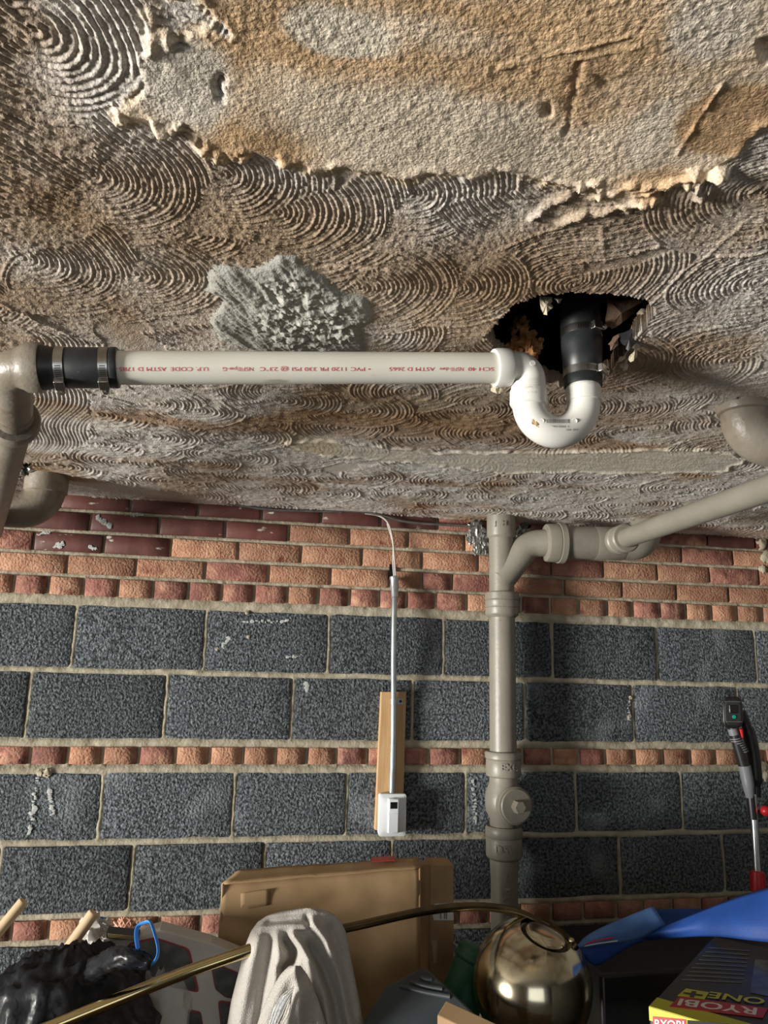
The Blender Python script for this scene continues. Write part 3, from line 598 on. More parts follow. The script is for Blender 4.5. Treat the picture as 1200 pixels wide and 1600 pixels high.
def on_bend(px, py, ex_=.0004):           # point of the U-bend's front surface on a line of sight
    r_ = ray(px, py); t = (YP-.05)/r_.y
    for _ in range(40):
        p = CAMP+r_*t; d_ = math.hypot(math.hypot(p.x-mid.x, p.z-mid.z)-rad, p.y-YP)-.0262-ex_; t += d_/r_.length
    return CAMP+r_*t
bc = MB(); rb = random.Random(2); px = 854.0
while px < 890:
    w = rb.choice([.5, .9, .6]); bc.add([on_bend(px, 655), on_bend(px+w, 655), on_bend(px+w, 658), on_bend(px+w, 661), on_bend(px, 661), on_bend(px, 658)], [(0, 1, 2, 5), (5, 2, 3, 4)]); px += w+rb.choice([.7, 1.0, .8])
bc.build('barcode', m_ink, trap, smooth=0)
for body, px, py, sz in (('6  11942 03660  4', 872, 666.5, 4.6), ('USA  80 P', 894, 671.5, 4.6)):
    v, f = text_mesh(body, sz); MB().add([on_bend(px+p.x, py-p.y) for p in v], f).build('grey_print', m_ink, trap, smooth=0)
for px, py in ((846, 658), (898, 658)):
    q = on_bend(px, py, 0); MB().ring(q, CAMP-q, [(-.002, .0034), (.0006, .0034), (.0006, .0041), (-.002, .0043)], 20).build('moulding_mark', m_trap, trap)
q = yp(823, 577); MB().lathe(q+Vector((0, -.0248, 0)), (0, -1, 0), [(0, .0046), (.0012, .0046)], 20).build('moulding_mark', m_trap, trap)
lump(MB(), on_bend(839, 660, -.001), .0065, 4, 8, (1, .5, 1.1), .5).build('glue_smear', m_glue, trap)

def clamp(parent, c, axis, R, screw_dir, width=.0125):
    axis = Vector(axis).normalized(); sd = Vector(screw_dir); sd = (sd-axis*sd.dot(axis)).normalized(); td = axis.cross(sd)
    band = MB().ring(c-axis*width/2, axis, [(0, R), (width, R), (width, R+.0012), (0, R+.0012)], 40).build('clamp_band', m_steel, parent)
    mb = MB().obox(c+sd*(R+.0045), axis*(width*.55), sd*.0042, td*.0085); mb.build('screw_housing', m_steel, band, bevel=.001)
    s_ = MB().lathe(c+sd*(R+.005)+td*.006, td, [(0, .0028), (.006, .0028), (.006, .0048), (.0105, .0048)], 6); s_.build('screw', m_steel, band, smooth=20)
    slot = MB()
    for k in range(7): slot.obox(c+sd*(R+.0014)*math.cos(.10*(k+2.6))-td*(R+.0014)*math.sin(.10*(k+2.6)), axis*(width*.32), td*.0004, sd*.0004)
    slot.build('band_slots', m_dark, band, smooth=0)
# rubber coupling at the left end
xl = lambda px: pL+axp*((PY(px, 578, YP)-pL).dot(axp))
cpl = thing('rubber_coupling', 'black rubber coupling with two steel clamps at left end of white pipe', 'coupling', xl(130))
c0 = xl(60); L_ = lambda px: (xl(px)-c0).length
MB().lathe(c0, axp, [(0, .0315), (L_(70), .0318), (L_(84), .0292), (L_(88), .0295), (L_(90), .0286), (L_(104), .0286), (L_(105), .0292), (L_(157), .0292), (L_(158), .0282), (L_(172), .0282), (L_(174), .0295), (L_(182), .0298), (L_(185), .0290), (L_(185), .0248)], 44).build('sleeve', m_rubber, cpl)
clamp(cpl, xl(97), axp, .0288, (.25, -.45, -1)); clamp(cpl, xl(165), axp, .0284, (.25, -.45, -1))
# rubber coupling under the hole
cp2 = thing('rubber_coupling', 'black rubber coupling with two steel clamps above the white trap', 'coupling', yp(911, 560))
zc_ = lambda py: yp(911, py).z; b0 = yp(911, 604); zz = lambda py: zc_(py)-b0.z
MB().lathe(b0, (0, 0, 1), [(0, .0268), (0, .0305), (zz(592), .0312), (zz(590), .0298), (zz(578), .0298), (zz(576), .0312), (zz(560), .0322), (zz(545), .0332), (zz(533), .0336), (zz(530), .0322), (zz(515), .0322), (zz(512), .0338), (zz(500), .0338), (zz(499), .030)], 44).build('sleeve', m_rubber, cp2)
clamp(cp2, Vector((b0.x, YP, zc_(584))), (0, 0, 1), .0300, (.62, -.8, 0)); clamp(cp2, Vector((b0.x, YP, zc_(522))), (0, 0, 1), .0324, (.30, -1, 0))
vp = thing('waste_pipe', 'black plastic waste pipe rising into the dark hole', 'pipe', Vector((b0.x, YP, zc_(500))))
MB().lathe(Vector((b0.x, YP, zc_(508))), (0, 0, 1), [(0, .0315), (.05, .0318), (.30, .0318)], 36).build('pipe_body', m_abs, vp)

# ------------------------------------------------------------------ grey painted iron pipes on the left
el = thing('iron_pipe', 'grey painted iron elbow and pipe joined to the left rubber coupling', 'pipe', xl(60))
q0 = xl(64); qc = xl(18); q2 = CZ(22, 655, .392); q3 = CZ(-14, 830, .372)
bend = fillet([q0, qc, q2], .030, 12); MB().tube(bend, .0285, 36).build('elbow', m_irondirty, el)
MB().lathe(xl(66), -axp, [(0, .0255), (0, .0355), (.004, .0362), (.020, .0352), (.026, .0312), (.034, .0285)], 40).build('hub', m_irondirty, el)
d23 = (q3-q2).normalized(); d12 = (q2-qc).normalized()
MB().lathe(q2-d12*.038, d12, [(0, .0285), (.001, .0298), (.026, .0298), (.036, .0282)], 36).build('spigot', m_irondirty, el)
MB().lathe(q2-d12*.004, (d12+d23), [(0, .030), (0, .0395), (.006, .042), (.024, .042), (.050, .037), (.060, .031)], 40).build('hub', m_irondirty, el)
q4 = q3+d23*max(.02, (CZ(76, 728, .56).y-.05-q3.y)/d23.y)
MB().tube([q2+d23*.02, q4], .0315, 36).build('pipe_body', m_irondirty, el)
dp = thing('drop_pipe', 'thick grey iron pipe dropping from the ceiling corner and turning left', 'pipe', CZ(76, 745, .5))
t0 = CZ(76, 728, .56); t1 = Vector((t0.x, t0.y, CAMZ+.425)); tx = t1+Vector((-.6, -.06, -.012))
MB().tube(fillet([t0, t1, tx], .062, 14), .055, 40).build('elbow', m_irondirty, dp)
MB().lathe(Vector((t0.x, t0.y, CEIL-.055)), (0, 0, 1), [(0, .055), (.004, .0605), (.07, .0605)], 40).build('hub', m_irondirty, dp)
tf = thing('flashing_scrap', 'crumpled grey flashing by the left drop pipe', 'flashing', CZ(36, 735, .53))
lump(MB(), CZ(36, 733, .535), .03, 6, 12, (1, 1, .5), .7, 5).build('crumple', m_foil, tf)

# ------------------------------------------------------------------ soil stack with cleanout, and branch
SX, SY = .869, WALLY-.088; zs = lambda py: PY(785, py, SY).z
stack = thing('soil_stack', 'grey painted iron soil stack standing against the block wall', 'pipe', (SX, SY, 0))
A_ = Vector((SX, SY, 0)); UP = (0, 0, 1)
def seg(name, py1, py0, prof, m=m_iron):
    z0 = zs(py0) if py0 else 0; z1 = zs(py1); h = z1-z0
    return MB().lathe(A_+Vector((0, 0, z0)), UP, [(t*h, r) for t, r in prof], 44).build(name, m, stack)
seg('pipe_body', 1340, None, [(0, .043), (.93, .043), (.97, .045), (1, .047)])
h1 = seg('hub', 1290, 1342, [(0, .047), (.08, .057), (.12, .0585), (.62, .0585), (.66, .0565), (.70, .0595), (.92, .0605), (1, .056), (1, .046)])
seg('cleanout_body', 1205, 1300, [(0, .044), (.22, .046), (.34, .058), (.5, .061), (.66, .058), (.80, .047), (1, .045)])
h2 = seg('hub', 1174, 1214, [(0, .047), (.05, .0560), (.10, .0575), (.66, .0575), (.70, .0555), (.74, .0600), (.93, .0610), (1, .057), (1, .044)])
seg('pipe_body', 950, 1185, [(0, .0445), (1, .0445)])
h3 = seg('hub', 926, 965, [(0, .0455), (.10, .0555), (.14, .0570), (.38, .0570), (.40, .0555), (.44, .0575), (.66, .0575), (.68, .0560), (.72, .0590), (.96, .0590), (1, .056), (1, .044)])
seg('pipe_body', 830, 932, [(0, .0435), (1, .0435)])
zt = CEIL+.03; z0 = zs(842); MB().lathe(A_+Vector((0, 0, z0)), UP, [(0, .0435), (.006, .049), (.012, .0505), (zt-z0, .0505)], 44).build('hub', m_iron, stack)
# cleanout plug faces the room
pz = zs(1253); pd = Vector((.10, -1, .0)).normalized(); pc = A_+Vector((.008, 0, pz))
ring = MB().lathe(pc+pd*.02, pd, [(0, .052), (.034, .056), (.047, .0585), (.052, .057), (.053, .052)], 44).build('cleanout_boss', m_iron, stack)
plug = MB().lathe(pc+pd*.070, pd, [(0, .053), (.006, .053), (.009, .050), (.0095, .02)], 40).build('cleanout_plug', m_iron, stack)
MB().lathe(pc+pd*.078, pd, [(0, .021), (.026, .0205), (.028, .018)], 6).build('hex_nut', m_iron, plug, smooth=15)
def raised(body, size, pz_, dx, R, rotate=False, parent=stack):
    v, f = text_mesh(body, size, extrude=.0026, bold=.0006); out = []
    for p in v:
        x, z = (p.y, -p.x) if rotate else (p.x, p.y)
        a = (x+dx)/R; r_ = R+.0006+p.z
        fa = math.atan2(-CAMP.x+SX, SY)   # front of the pipe as seen from the doorway
        out.append(Vector((SX+r_*math.sin(a-fa), SY-r_*math.cos(a-fa), pz_+z)))
    return MB().add(out, f).build('raised_lettering', m_iron, parent, smooth=0)
raised('EXH', .032, zs(1196), .022, .0575); raised('DSV', .034, zs(1322), .002, .0585); raised('J   M', .022, zs(822), -.002, .0505)
raised('>< PATENTED', .034, zs(1413), .004, .043, True)
# wye branch off the stack
br = thing('branch_pipe', 'grey iron branch pipe leaving the stack below the ceiling', 'pipe', PY(870, 850, 2.33))
k0 = Vector((SX, SY, zs(905))); k1 = PY(826, 850, 2.40); k2 = PY(868, 847, 2.36); k3 = PY(994, 850, 2.33); k4 = Vector((k3.x+.09, k3.y+.02, CEIL+.06))
MB().tube(fillet([k0, k1, k2], [0, .075, 0], 10), .0470, 40).build('wye_arm', m_iron, br)
hd_ = (k3-k2).normalized()
MB().lathe(PY(851, 848, 2.37), hd_, [(0, .0485), (.004, .0640), (.008, .0660), (.042, .0670), (.044, .0645), (.046, .0705), (.064, .0715), (.068, .068), (.068, .050)], 44).build('hub', m_iron, br)
kk = k2+hd_*.03
MB().tube(fillet([kk, k3+hd_*.02, Vector((k3.x+.075, k3.y+.03, CEIL+.03))], .058, 10), .0565, 40).build('pipe_body', m_iron, br)
MB().lathe(k2+hd_*.135, hd_, [(0, .0565), (.004, .0580), (.10, .0582), (.104, .0565)], 40).build('saddle', m_iron, br)
sp_ = thing('branch_pipe', 'slim grey iron pipe slanting from the wye toward the right edge', 'pipe', PD(1100, 803, 1.9))
s0 = PD(966, 845, 2.22); s1 = PD(1215, 758, 1.50); sd_ = (s1-s0).normalized()
MB().tube([s0, s1, s1+sd_*.5], .0285, 36).build('pipe_body', m_iron, sp_)
MB().lathe(s0+sd_*-.005, sd_, [(0, .036), (.004, .0425), (.02, .0430), (.024, .0395), (.034, .0395), (.038, .0430), (.058, .0430), (.062, .0385), (.062, .0285)], 40).build('hub', m_iron, sp_)
# elbow emerging from the ceiling at the right
re = thing('elbow_pipe', 'stained grey iron elbow coming out of the ceiling at the right edge', 'pipe', CZ(1160, 650, .5))
r0 = CZ(1164, 634, .53); r1 = Vector((r0.x, r0.y, CAMZ+.462)); r2 = r1+Vector((.17, -.02, -.03)); r3 = r1+Vector((.8, -.06, -.07)); r0.z = CEIL+.08
MB().tube(fillet([r0, r1, r2], .050, 16), .047, 44).build('elbow', m_irondirty, re)
MB().lathe(Vector((r0.x, r0.y, CEIL-.018)), (0, 0, 1), [(0, .047), (.003, .0525), (.012, .0545), (.05, .0545)], 44).build('hub', m_irondirty, re)
rd_ = (r2-r1).normalized(); MB().lathe(r1+rd_*.062, rd_, [(0, .047), (.002, .0525), (.010, .054), (.034, .054), (.036, .045)], 44).build('hub', m_irondirty, re)
MB().tube([r2-rd_*.09, r3], .043, 36).build('pipe_body', m_irondirty, re)
for k, (px, py, dx, lab) in enumerate(((752, 842, 0, 'crumpled grey flashing left of the stack below the ceiling'), (744, 824, 0, 'pointed scrap of grey flashing tucked at the ceiling left of the stack'), (818, 832, 0, 'crumpled grey flashing between the stack and its branch'))):
    t = thing('flashing_scrap', lab, 'flashing', PY(px, py, WALLY-.03), 'flashing scraps round the stack')
    mb = MB()
    for s_, (ox, oy, r_) in enumerate(((0, 0, .030), (8, 12, .026), (-8, 16, .020))): lump(mb, PY(px+ox, py+oy, WALLY-.022), r_*.85, k*3+s_, 12, (.9, .35, 1.1), .75, 6)
    mb.build('crumple', m_foil, t)

# ------------------------------------------------------------------ conduit, board, switch, cables
WB = WALLY-.028
brd = thing('wood_board', 'narrow pine board fixed to the blocks behind the conduit', 'board', PY(612, 1190, WB))
c = [PY(596, 1081, WB), PY(635, 1081, WB), PY(629, 1302, WB), PY(586, 1297, WB)]
c = [Vector((p.x, WB, p.z)) for p in c]; MB().prism(c, (0, .024, 0)).build('board', m_board, brd, smooth=0, bevel=.0015)
cn = thing('conduit', 'slim galvanised conduit running down to the white switch', 'conduit', PY(613, 1240, WB-.012))
cpts = spline([PY(617, 906, WALLY-.035), PY(616, 960, WALLY-.055), PY(615, 1020, WALLY-.060), PY(615, 1100, WB-.014), PY(614, 1180, WB-.014), PY(612, 1243, WB-.014)], 6)
MB().tube(cpts, .0098, 20).build('tube', m_galv, cn)
MB().lathe(PY(617, 935, WALLY-.047), (0, .25, 1), [(0, .0105), (.002, .0125), (.03, .0135), (.036, .0145), (.066, .0145), (.07, .017), (.076, .017), (.078, .012)], 20).build('connector', m_galv, cn)
cc = PY(615, 1096, WB-.014)
strap = MB().ring(cc-Vector((0, 0, .007)), (0, 0, 1), [(0, .0098), (.014, .0098), (.014, .0118), (0, .0118)], 20); strap.obox(cc+Vector((.022, .0125, 0)), (.013, 0, 0), (0, .001, 0), (0, 0, .009)); strap.build('strap', m_galv, cn)
MB().lathe(cc+Vector((.026, .0115, 0)), (0, -1, 0), [(0, .005), (.003, .0045), (.004, .002)], 12).build('screw', m_dark, cn)
MB().lathe(PY(612, 1245, WB-.014), (0, 0, 1), [(0, .011), (.012, .011)], 12).build('fitting', m_galv, cn)
sw = thing('timer_switch', 'white wall timer switch with a small dark display below the conduit', 'switch', PY(613, 1273, WB-.03))
wl, wr_, wt, wb_ = PY(592, 1273, WB-.03).x, PY(634.5, 1273, WB-.03).x, PY(613, 1240, WB-.03).z, PY(613, 1307, WB-.03).z
cx, czz = (wl+wr_)/2, (wt+wb_)/2; hw, hh = (wr_-wl)/2, (wt-wb_)/2
pl_ = MB(); YF = WB-.036
def ringrect(y, w, h, r=.008, n=5):
    o = []
    for sx_, sz_, a0_ in ((1, 1, 0), (-1, 1, 90), (-1, -1, 180), (1, -1, 270)):
        for k in range(n+1): a = math.radians(a0_+90*k/n); o.append((cx+sx_*(w-r)+r*math.cos(a), y, czz+sz_*(h-r)+r*math.sin(a)))
    return o
prof = [(WB-.001, hw*.96, hh*.97), (YF+.007, hw, hh), (YF+.003, hw*.985, hh*.985), (YF-.003, hw*.60, hh*.66), (YF-.0032, hw*.40, hh*.62)]
rr = [ringrect(*p) for p in prof]; n_ = len(rr[0]); vv = [p for r_ in rr for p in r_]; ff = [(i*n_+k, i*n_+(k+1) % n_, (i+1)*n_+(k+1) % n_, (i+1)*n_+k) for i in range(len(rr)-1) for k in range(n_)]
ff += [tuple(range(n_)), tuple(range((len(rr)-1)*n_, len(rr)*n_))]; pl_.add(vv, ff).build('cover_plate', m_white, sw, smooth=30)
tm = MB().box((cx-.017, YF-.010, czz-.052), (cx+.017, YF, czz+.052)).build('timer_module', m_white, sw, bevel=.0015)
MB().box((cx-.015, YF-.013, czz+.012), (cx+.015, YF-.009, czz+.050)).build('display_bezel', m_white, tm, bevel=.001)
MB().box((cx-.0115, YF-.0136, czz+.022), (cx+.011, YF-.0125, czz+.042)).build('display', m_dark, tm, smooth=0)
MB().box((cx-.015, YF-.0115, czz-.050), (cx+.015, YF-.0095, czz+.008)).build('flap_door', m_white, tm, bevel=.001)
for s_ in (-1, 1): MB().lathe(Vector((cx+.004, YF-.001, czz+s_*hh*.76)), (0, -1, 0), [(0, .0045), (.002, .0042), (.003, .0022)], 12).build('screw', m_steel, sw)
wr = thing('wire', 'thin pale wire curving from the ceiling into the conduit', 'wire', PY(617, 900, WALLY-.03))
MB().tube(spline([PY(570, 802, WALLY-.012), PY(592, 806, WALLY-.02), PY(606, 817, WALLY-.03), PY(613, 840, WALLY-.035), PY(616, 870, WALLY-.037), PY(618.5, 905, WALLY-.037)], 8), .0032, 10).build('sheath', m_wire, wr)
MB().tube(spline([PY(605, 818, WALLY-.026), PY(614, 850, WALLY-.03), PY(614, 880, WALLY-.034), PY(616, 905, WALLY-.036)], 8), .0026, 10).build('second_sheath', m_wire, wr)
nt_ = MB().box((WX(608, 888), WALLY-.006, PY(610, 905, WALLY).z), (WX(614, 888), WALLY+.01, PY(610, 882, WALLY).z)).build('dark_gap_block', m_dark, wall, smooth=0)  # near-black box stands for the shade inside a hole in the wall
cb = thing('cable', 'old dark cable drooping along the top of the brick wall', 'cable', PY(300, 783, WALLY-.02))
MB().tube(spline([PY(105, 766, WALLY-.02), PY(200, 771, WALLY-.02), PY(280, 779, WALLY-.02), PY(350, 786, WALLY-.02), PY(420, 796, WALLY-.02), PY(500, 799, WALLY-.02), PY(570, 800, WALLY-.02), PY(640, 816, WALLY-.02), PY(735, 822, WALLY-.02)], 8), .0045, 10).build('sheath', m_cable, cb)

# ------------------------------------------------------------------ things piled along the bottom
BT = .60        # top of the low bench they stand on, below the frame
bench = thing('bench', 'low wooden bench carrying the boxes and bags along the wall', 'bench', (.6, 1.85, 0))
for k in range(5): MB().box((-.75, 1.14+k*.205, BT-.04), (1.58, 1.14+k*.205+.195, BT)).build('plank', m_joist, bench, smooth=0)
for x in (-.65, 1.48):
    for y in (1.20, 2.08): MB().box((x-.03, y-.03, 0), (x+.03, y+.03, BT-.04)).build('leg', m_joist, bench, smooth=0)
# tall flat carton leaning at the wall
def carton(name, label, fl, fr, y, depth, zb, m, lean=0, rough=True):
    t = thing(name, label, 'box', ((fl.x+fr.x)/2, y, zb)); return t
bx = thing('carton', 'wide worn brown carton standing against the block wall', 'box', (.3, 1.99, BT))
YC = 2.01; f0 = PY(347, 1381, YC); f1 = PY(656, 1356, YC); b0_ = PY(372, 1361, YC+.06); b1_ = PY(652, 1340, YC+.06)
def grid_patch(name, P00, P10, P01, P11, nx, ny, amp, seed, m, parent, nrm, fr=9, solid=.004, curl=None):
    v = []; f = []; nrm = Vector(nrm)
    for j in range(ny+1):
        for i in range(nx+1):
            u, w = i/nx, j/ny; p = P00*(1-u)*(1-w)+P10*u*(1-w)+P01*(1-u)*w+P11*u*w
            d = (float(fbm(u*fr+seed, w*fr*.6, seed))-.5)*2*amp
            if curl: d += curl(u, w)
            v.append(p+nrm*d)
    for j in range(ny):
        for i in range(nx): a = j*(nx+1)+i; f.append((a, a+1, a+nx+2, a+nx+1))
    return MB().add(v, f).build(name, m, parent, smooth=60, solid=solid)
zb = BT; fb0 = Vector((f0.x+.004, YC-.01, zb)); fb1 = Vector((f1.x+.004, YC-.01, zb))
crush = lambda u, w: -.010*math.exp(-((w)/.05)**2)-.006*math.exp(-((w-.16-.06*math.sin(u*7))/.03)**2)
grid_patch('front_panel', f0, f1, fb0, fb1, 40, 30, .0035, 3, m_card, bx, (0, -1, 0), curl=crush)
tp = grid_patch('top_panel', b0_, b1_, f0, f1, 30, 5, .003, 5, m_card, bx, (0, 0, 1))
grid_patch('side_panel', b0_, f0, Vector((b0_.x, b0_.y, zb)), fb0, 4, 16, .002, 6, m_cardedge, bx, (-1, 0, 0))
grid_patch('side_panel', b1_, f1, Vector((b1_.x, b1_.y, zb)), fb1, 4, 16, .002, 7, m_card, bx, (1, 0, 0))
grid_patch('back_panel', b0_, b1_, Vector((b0_.x, b0_.y, zb)), Vector((b1_.x, b1_.y, zb)), 4, 4, 0, 8, m_card, bx, (0, 1, 0))
la, lb, lc_, ld_ = PY(376, 1396, YC-.0035), PY(422, 1389, YC-.0035), PY(376, 1422, YC-.0045), PY(421, 1414, YC-.0045)
grid_patch('tape_patch', la, lb, lc_, ld_, 6, 4, 0, 2, m_card, bx, (0, -1, 0), solid=.002)
qa, qb = PY(580, 1345.5, YC+.05), PY(617, 1343, YC+.05)
MB().prism([PY(580, 1342.5, YC+.05)+Vector((0, 0, .005)), PY(617, 1340.5, YC+.05)+Vector((0, 0, .005)), PY(617, 1347, YC+.02)+Vector((0, 0, .005)), PY(580, 1349, YC+.02)+Vector((0, 0, .005))], (0, 0, -.002)).build('red_sticker', m_tag, bx, smooth=0)
b2 = thing('carton', 'narrow brown carton with a white label beside the wide one', 'box', (.58, 2.05, BT))
YN = 2.06; n0_, n1_, n2_ = PY(659, 1352, YN+.03), PY(672, 1350, YN), PY(709, 1350, YN)
MB().prism([n0_+Vector((0, .0, 0)), n1_, Vector((n1_.x, YN, BT)), Vector((n0_.x, YN+.03, BT))], (0, .05, 0)).build('side_flap', m_card, b2, smooth=0, bevel=.002)
MB().prism([n1_, n2_, Vector((n2_.x+.004, YN, BT)), Vector((n1_.x, YN, BT))], (0, .07, 0)).build('panel', m_card, b2, smooth=0, bevel=.003)
MB().prism([PY(680, 1412, YN-.002), PY(708, 1411, YN-.002), PY(709, 1438, YN-.002), PY(678, 1438, YN-.002), PY(674, 1420, YN-.002)], (0, .001, 0)).build('paper_label', m_paper, b2, smooth=0)
for px in (688, 694, 697): MB().prism([PY(px, 1424, YN-.0035), PY(px+1.6, 1424, YN-.0035), PY(px+1.6, 1436, YN-.0035), PY(px, 1436, YN-.0035)], (0, .001, 0)).build('label_print', m_ink, b2, smooth=0)
MB().prism([PY(675, 1470, YN-.002), PY(683, 1470, YN-.002), PY(682, 1505, YN-.002), PY(677, 1505, YN-.002)], (0, .001, 0)).build('tape_strip', m_cardedge, b2, smooth=0)
# brass arc lamp
lamp = thing('arc_lamp', 'brass arc floor lamp with round globe shade and long bent pole', 'lamp', (-.95, 1.15, 0))
lp = [PD(60, 1612, 1.42), PD(200, 1555, 1.48), PD(300, 1516, 1.53), PD(392, 1484, 1.57)]
MB().tube(spline(lp, 8), .0125, 24).build('pole', m_brass, lamp)
base_p = lp[0]+(lp[0]-lp[1]).normalized()*.35; low = Vector((-.95, 1.15, .03))
MB().tube(spline([low, Vector((-.97, 1.15, .45)), Vector((-.86, 1.18, .80)), base_p.lerp(lp[0], .45), lp[0]], 8), .0125, 24).build('pole', m_brass, lamp)
MB().lathe((-.95, 1.15, 0), UP, [(0, .15), (.02, .15), (.03, .14), (.035, .02)], 40).build('base', m_brass, lamp)
l2 = [PD(385, 1486, 1.57), PD(470, 1465, 1.62), PD(560, 1446, 1.66), PD(650, 1426, 1.70), PD(720, 1417, 1.73), PD(770, 1418, 1.75), PD(815, 1428, 1.75), PD(850, 1447, 1.74), PD(880, 1468, 1.72), PD(897, 1481, 1.70)]
MB().tube(spline(l2, 8), .0095, 24).build('arm', m_bronze, lamp)
GC = PD(831, 1536, 1.70); GR = .136; gd = (PD(853, 1458, 1.69)-GC).normalized()
prof = []
for k in range(6, 61): a = math.pi*k/60; prof.append((GR*math.cos(a), GR*math.sin(a)))
g_a = math.radians(26)
prof = [(GR*math.cos(g_a)-.012, GR*math.sin(g_a)-.001), (GR*math.cos(g_a), GR*math.sin(g_a))]+[(GR*math.cos(a), GR*math.sin(a)) for a in np.linspace(g_a+.02, math.pi-.01, 50)]
gl = MB().lathe(GC, gd, prof, 64).build('globe_shade', m_brassold, lamp)
MB().lathe(GC, gd, [(GR*math.cos(g_a)-.010, GR*math.sin(g_a)-.004), (GR*math.cos(g_a)-.0085, GR*math.sin(g_a)-.010), (GR*math.cos(g_a)-.0085, .03)], 48).build('vent_ring', m_dark, gl)
cpd = MB().lathe(GC, gd, [(GR*math.cos(g_a)-.010, .046), (GR*math.cos(g_a)-.002, .046), (GR*math.cos(g_a)+.002, .040), (GR*math.cos(g_a)+.004, .01)], 40).build('cap_disc', m_brassold, gl)
kn = PD(894, 1482, 1.68); MB().tube([kn-Vector((.02, 0, .015)), kn+Vector((.008, 0, .010))], .012, 16).build('swivel', m_bronze, lamp)
lump(MB(), PD(893, 1470, 1.67), .007, 1, 8, amp=0).build('finial', m_brass, lamp)
# towel over the pole
tw = thing('towel', 'grey terry towel draped over the lamp pole in heavy folds', 'towel', PD(465, 1600, 1.55))
def pdist(x, y, line):
    b = 1e9
    for (x0, y0), (x1, y1) in zip(line[:-1], line[1:]):
        ux, uy = x1-x0, y1-y0; t = min(1, max(0, ((x-x0)*ux+(y-y0)*uy)/(ux*ux+uy*uy))); b = min(b, math.hypot(x-x0-ux*t, y-y0-uy*t))
    return b
FOLDS = [([(408, 1450), (440, 1447), (482, 1446)], 5, .014), ([(420, 1440), (450, 1436), (480, 1438)], 6, -.012), ([(402, 1465), (388, 1520), (372, 1600), (350, 1760)], 11, .020), ([(424, 1470), (416, 1520), (404, 1600), (392, 1700)], 9, -.016),
    ([(432, 1462), (436, 1500), (428, 1540), (420, 1600)], 8, .014), ([(447, 1468), (457, 1484), (455, 1500), (443, 1514)], 8, -.034), ([(458, 1462), (474, 1482), (490, 1512), (508, 1560), (520, 1640)], 7, .030), ([(484, 1478), (505, 1512), (524, 1570), (540, 1660)], 8, -.020),
    ([(488, 1440), (510, 1470), (532, 1530), (550, 1620)], 7, .016), ([(515, 1450), (536, 1500), (552, 1580)], 6, -.010), ([(478, 1432), (484, 1450)], 4, -.012)]
def towel():
    n, m_ = 90, 70; v = []; f = []
    rows = [(1419, 468, 496), (1424, 440, 514), (1430, 418, 524), (1440, 403, 533), (1455, 392, 540), (1475, 384, 545), (1500, 378, 549), (1530, 370, 555), (1565, 361, 562), (1600, 355, 568), (1660, 345, 578), (1760, 335, 590)]
    ys = np.array([r[0] for r in rows], float); ls = np.array([r[1] for r in rows], float); rs_ = np.array([r[2] for r in rows], float)
    for j in range(m_+1):
        w = j/m_; py = 1419+(1760-1419)*w**1.35; l = np.interp(py, ys, ls); r_ = np.interp(py, ys, rs_)
        for i in range(n*2):
            u = i/n; back = u > 1; t = u if not back else 2-u
            px = l+(r_-l)*t; k = math.sin(math.pi*min(max(t, 0), 1))**.45
            drop = (py-1419)/180.0
            body = (.030+.045*min(drop, 1.2))*k
            fold = 0
            if not back:
                for line, wd, am in FOLDS: fold += am*math.exp(-(pdist(px, py, line)/wd)**2)
                fold += .005*math.sin((px-400)*.06+drop*2.2)*drop+.004*(float(fbm(px*.05, py*.03, 3))-.5)
                d = 1.60-body-fold
            else: d = 1.60+body*.7+.004*math.sin(px*.12)
            v.append(PD(px, py, d))
        # closed ring
    N = n*2
    for j in range(m_):
        for i in range(N): f.append((j*N+i, j*N+(i+1) % N, (j+1)*N+(i+1) % N, (j+1)*N+i))
    f.append(tuple(range(N)))
    MB().add(v, f).build('drape', m_towel, tw, smooth=180)
    # front flap folded back on itself, with a frayed opening
    v = []; f = []; n, m_ = 40, 36
    for j in range(m_+1):
        w = j/m_; py = 1509+(1760-1509)*w; l = np.interp(py, [1509, 1520, 1545, 1580, 1620, 1760], [452, 440, 424, 408, 396, 370]); r_ = np.interp(py, [1509, 1525, 1560, 1600, 1680, 1760], [470, 482, 497, 510, 528, 540])
        for i in range(2*n):
            u = i/n; back = u > 1; t = u if not back else 2-u; px = l+(r_-l)*t; k = math.sin(math.pi*t)**.5
            d = 1.500-(.026*k*min(1, .3+w*3) if not back else -.012*k)-(.016*math.exp(-((px-(462+w*20))/9)**2)+.008*math.sin((px-l)*.14))*k*(not back)
            v.append(PD(px, py, d))
    N = 2*n
    for j in range(m_):
        for i in range(N): f.append((j*N+i, j*N+(i+1) % N, (j+1)*N+(i+1) % N, (j+1)*N+i))
    f.append(tuple(range(N))); MB().add(v, f).build('front_flap', m_towel, tw, smooth=180)
    # pale inner cloth and frayed threads
    v = [(456, 1548), (440, 1557), (428, 1575), (420, 1600), (416, 1640), (430, 1640), (438, 1600), (448, 1572)]
    d0 = 1.445; MB().prism([PD(a, b, d0) for a, b in v], ray(430, 1580)*.01).build('inner_cloth', m_towelin, tw, smooth=0, bevel=.002)
    for k in range(6):
        o_ = k*4.2; MB().tube(spline([PD(459-o_*.2, 1541+o_*.8, d0-.006), PD(441-o_*.55+o_*1.1, 1556+o_, d0-.009), PD(430+o_*.9, 1576+o_*.6, d0-.009), PD(421+o_*.9, 1606, d0-.008), PD(417+o_*.8, 1650, d0-.006)], 6), .0012, 8).build('frayed_thread', m_towel, tw)
towel()
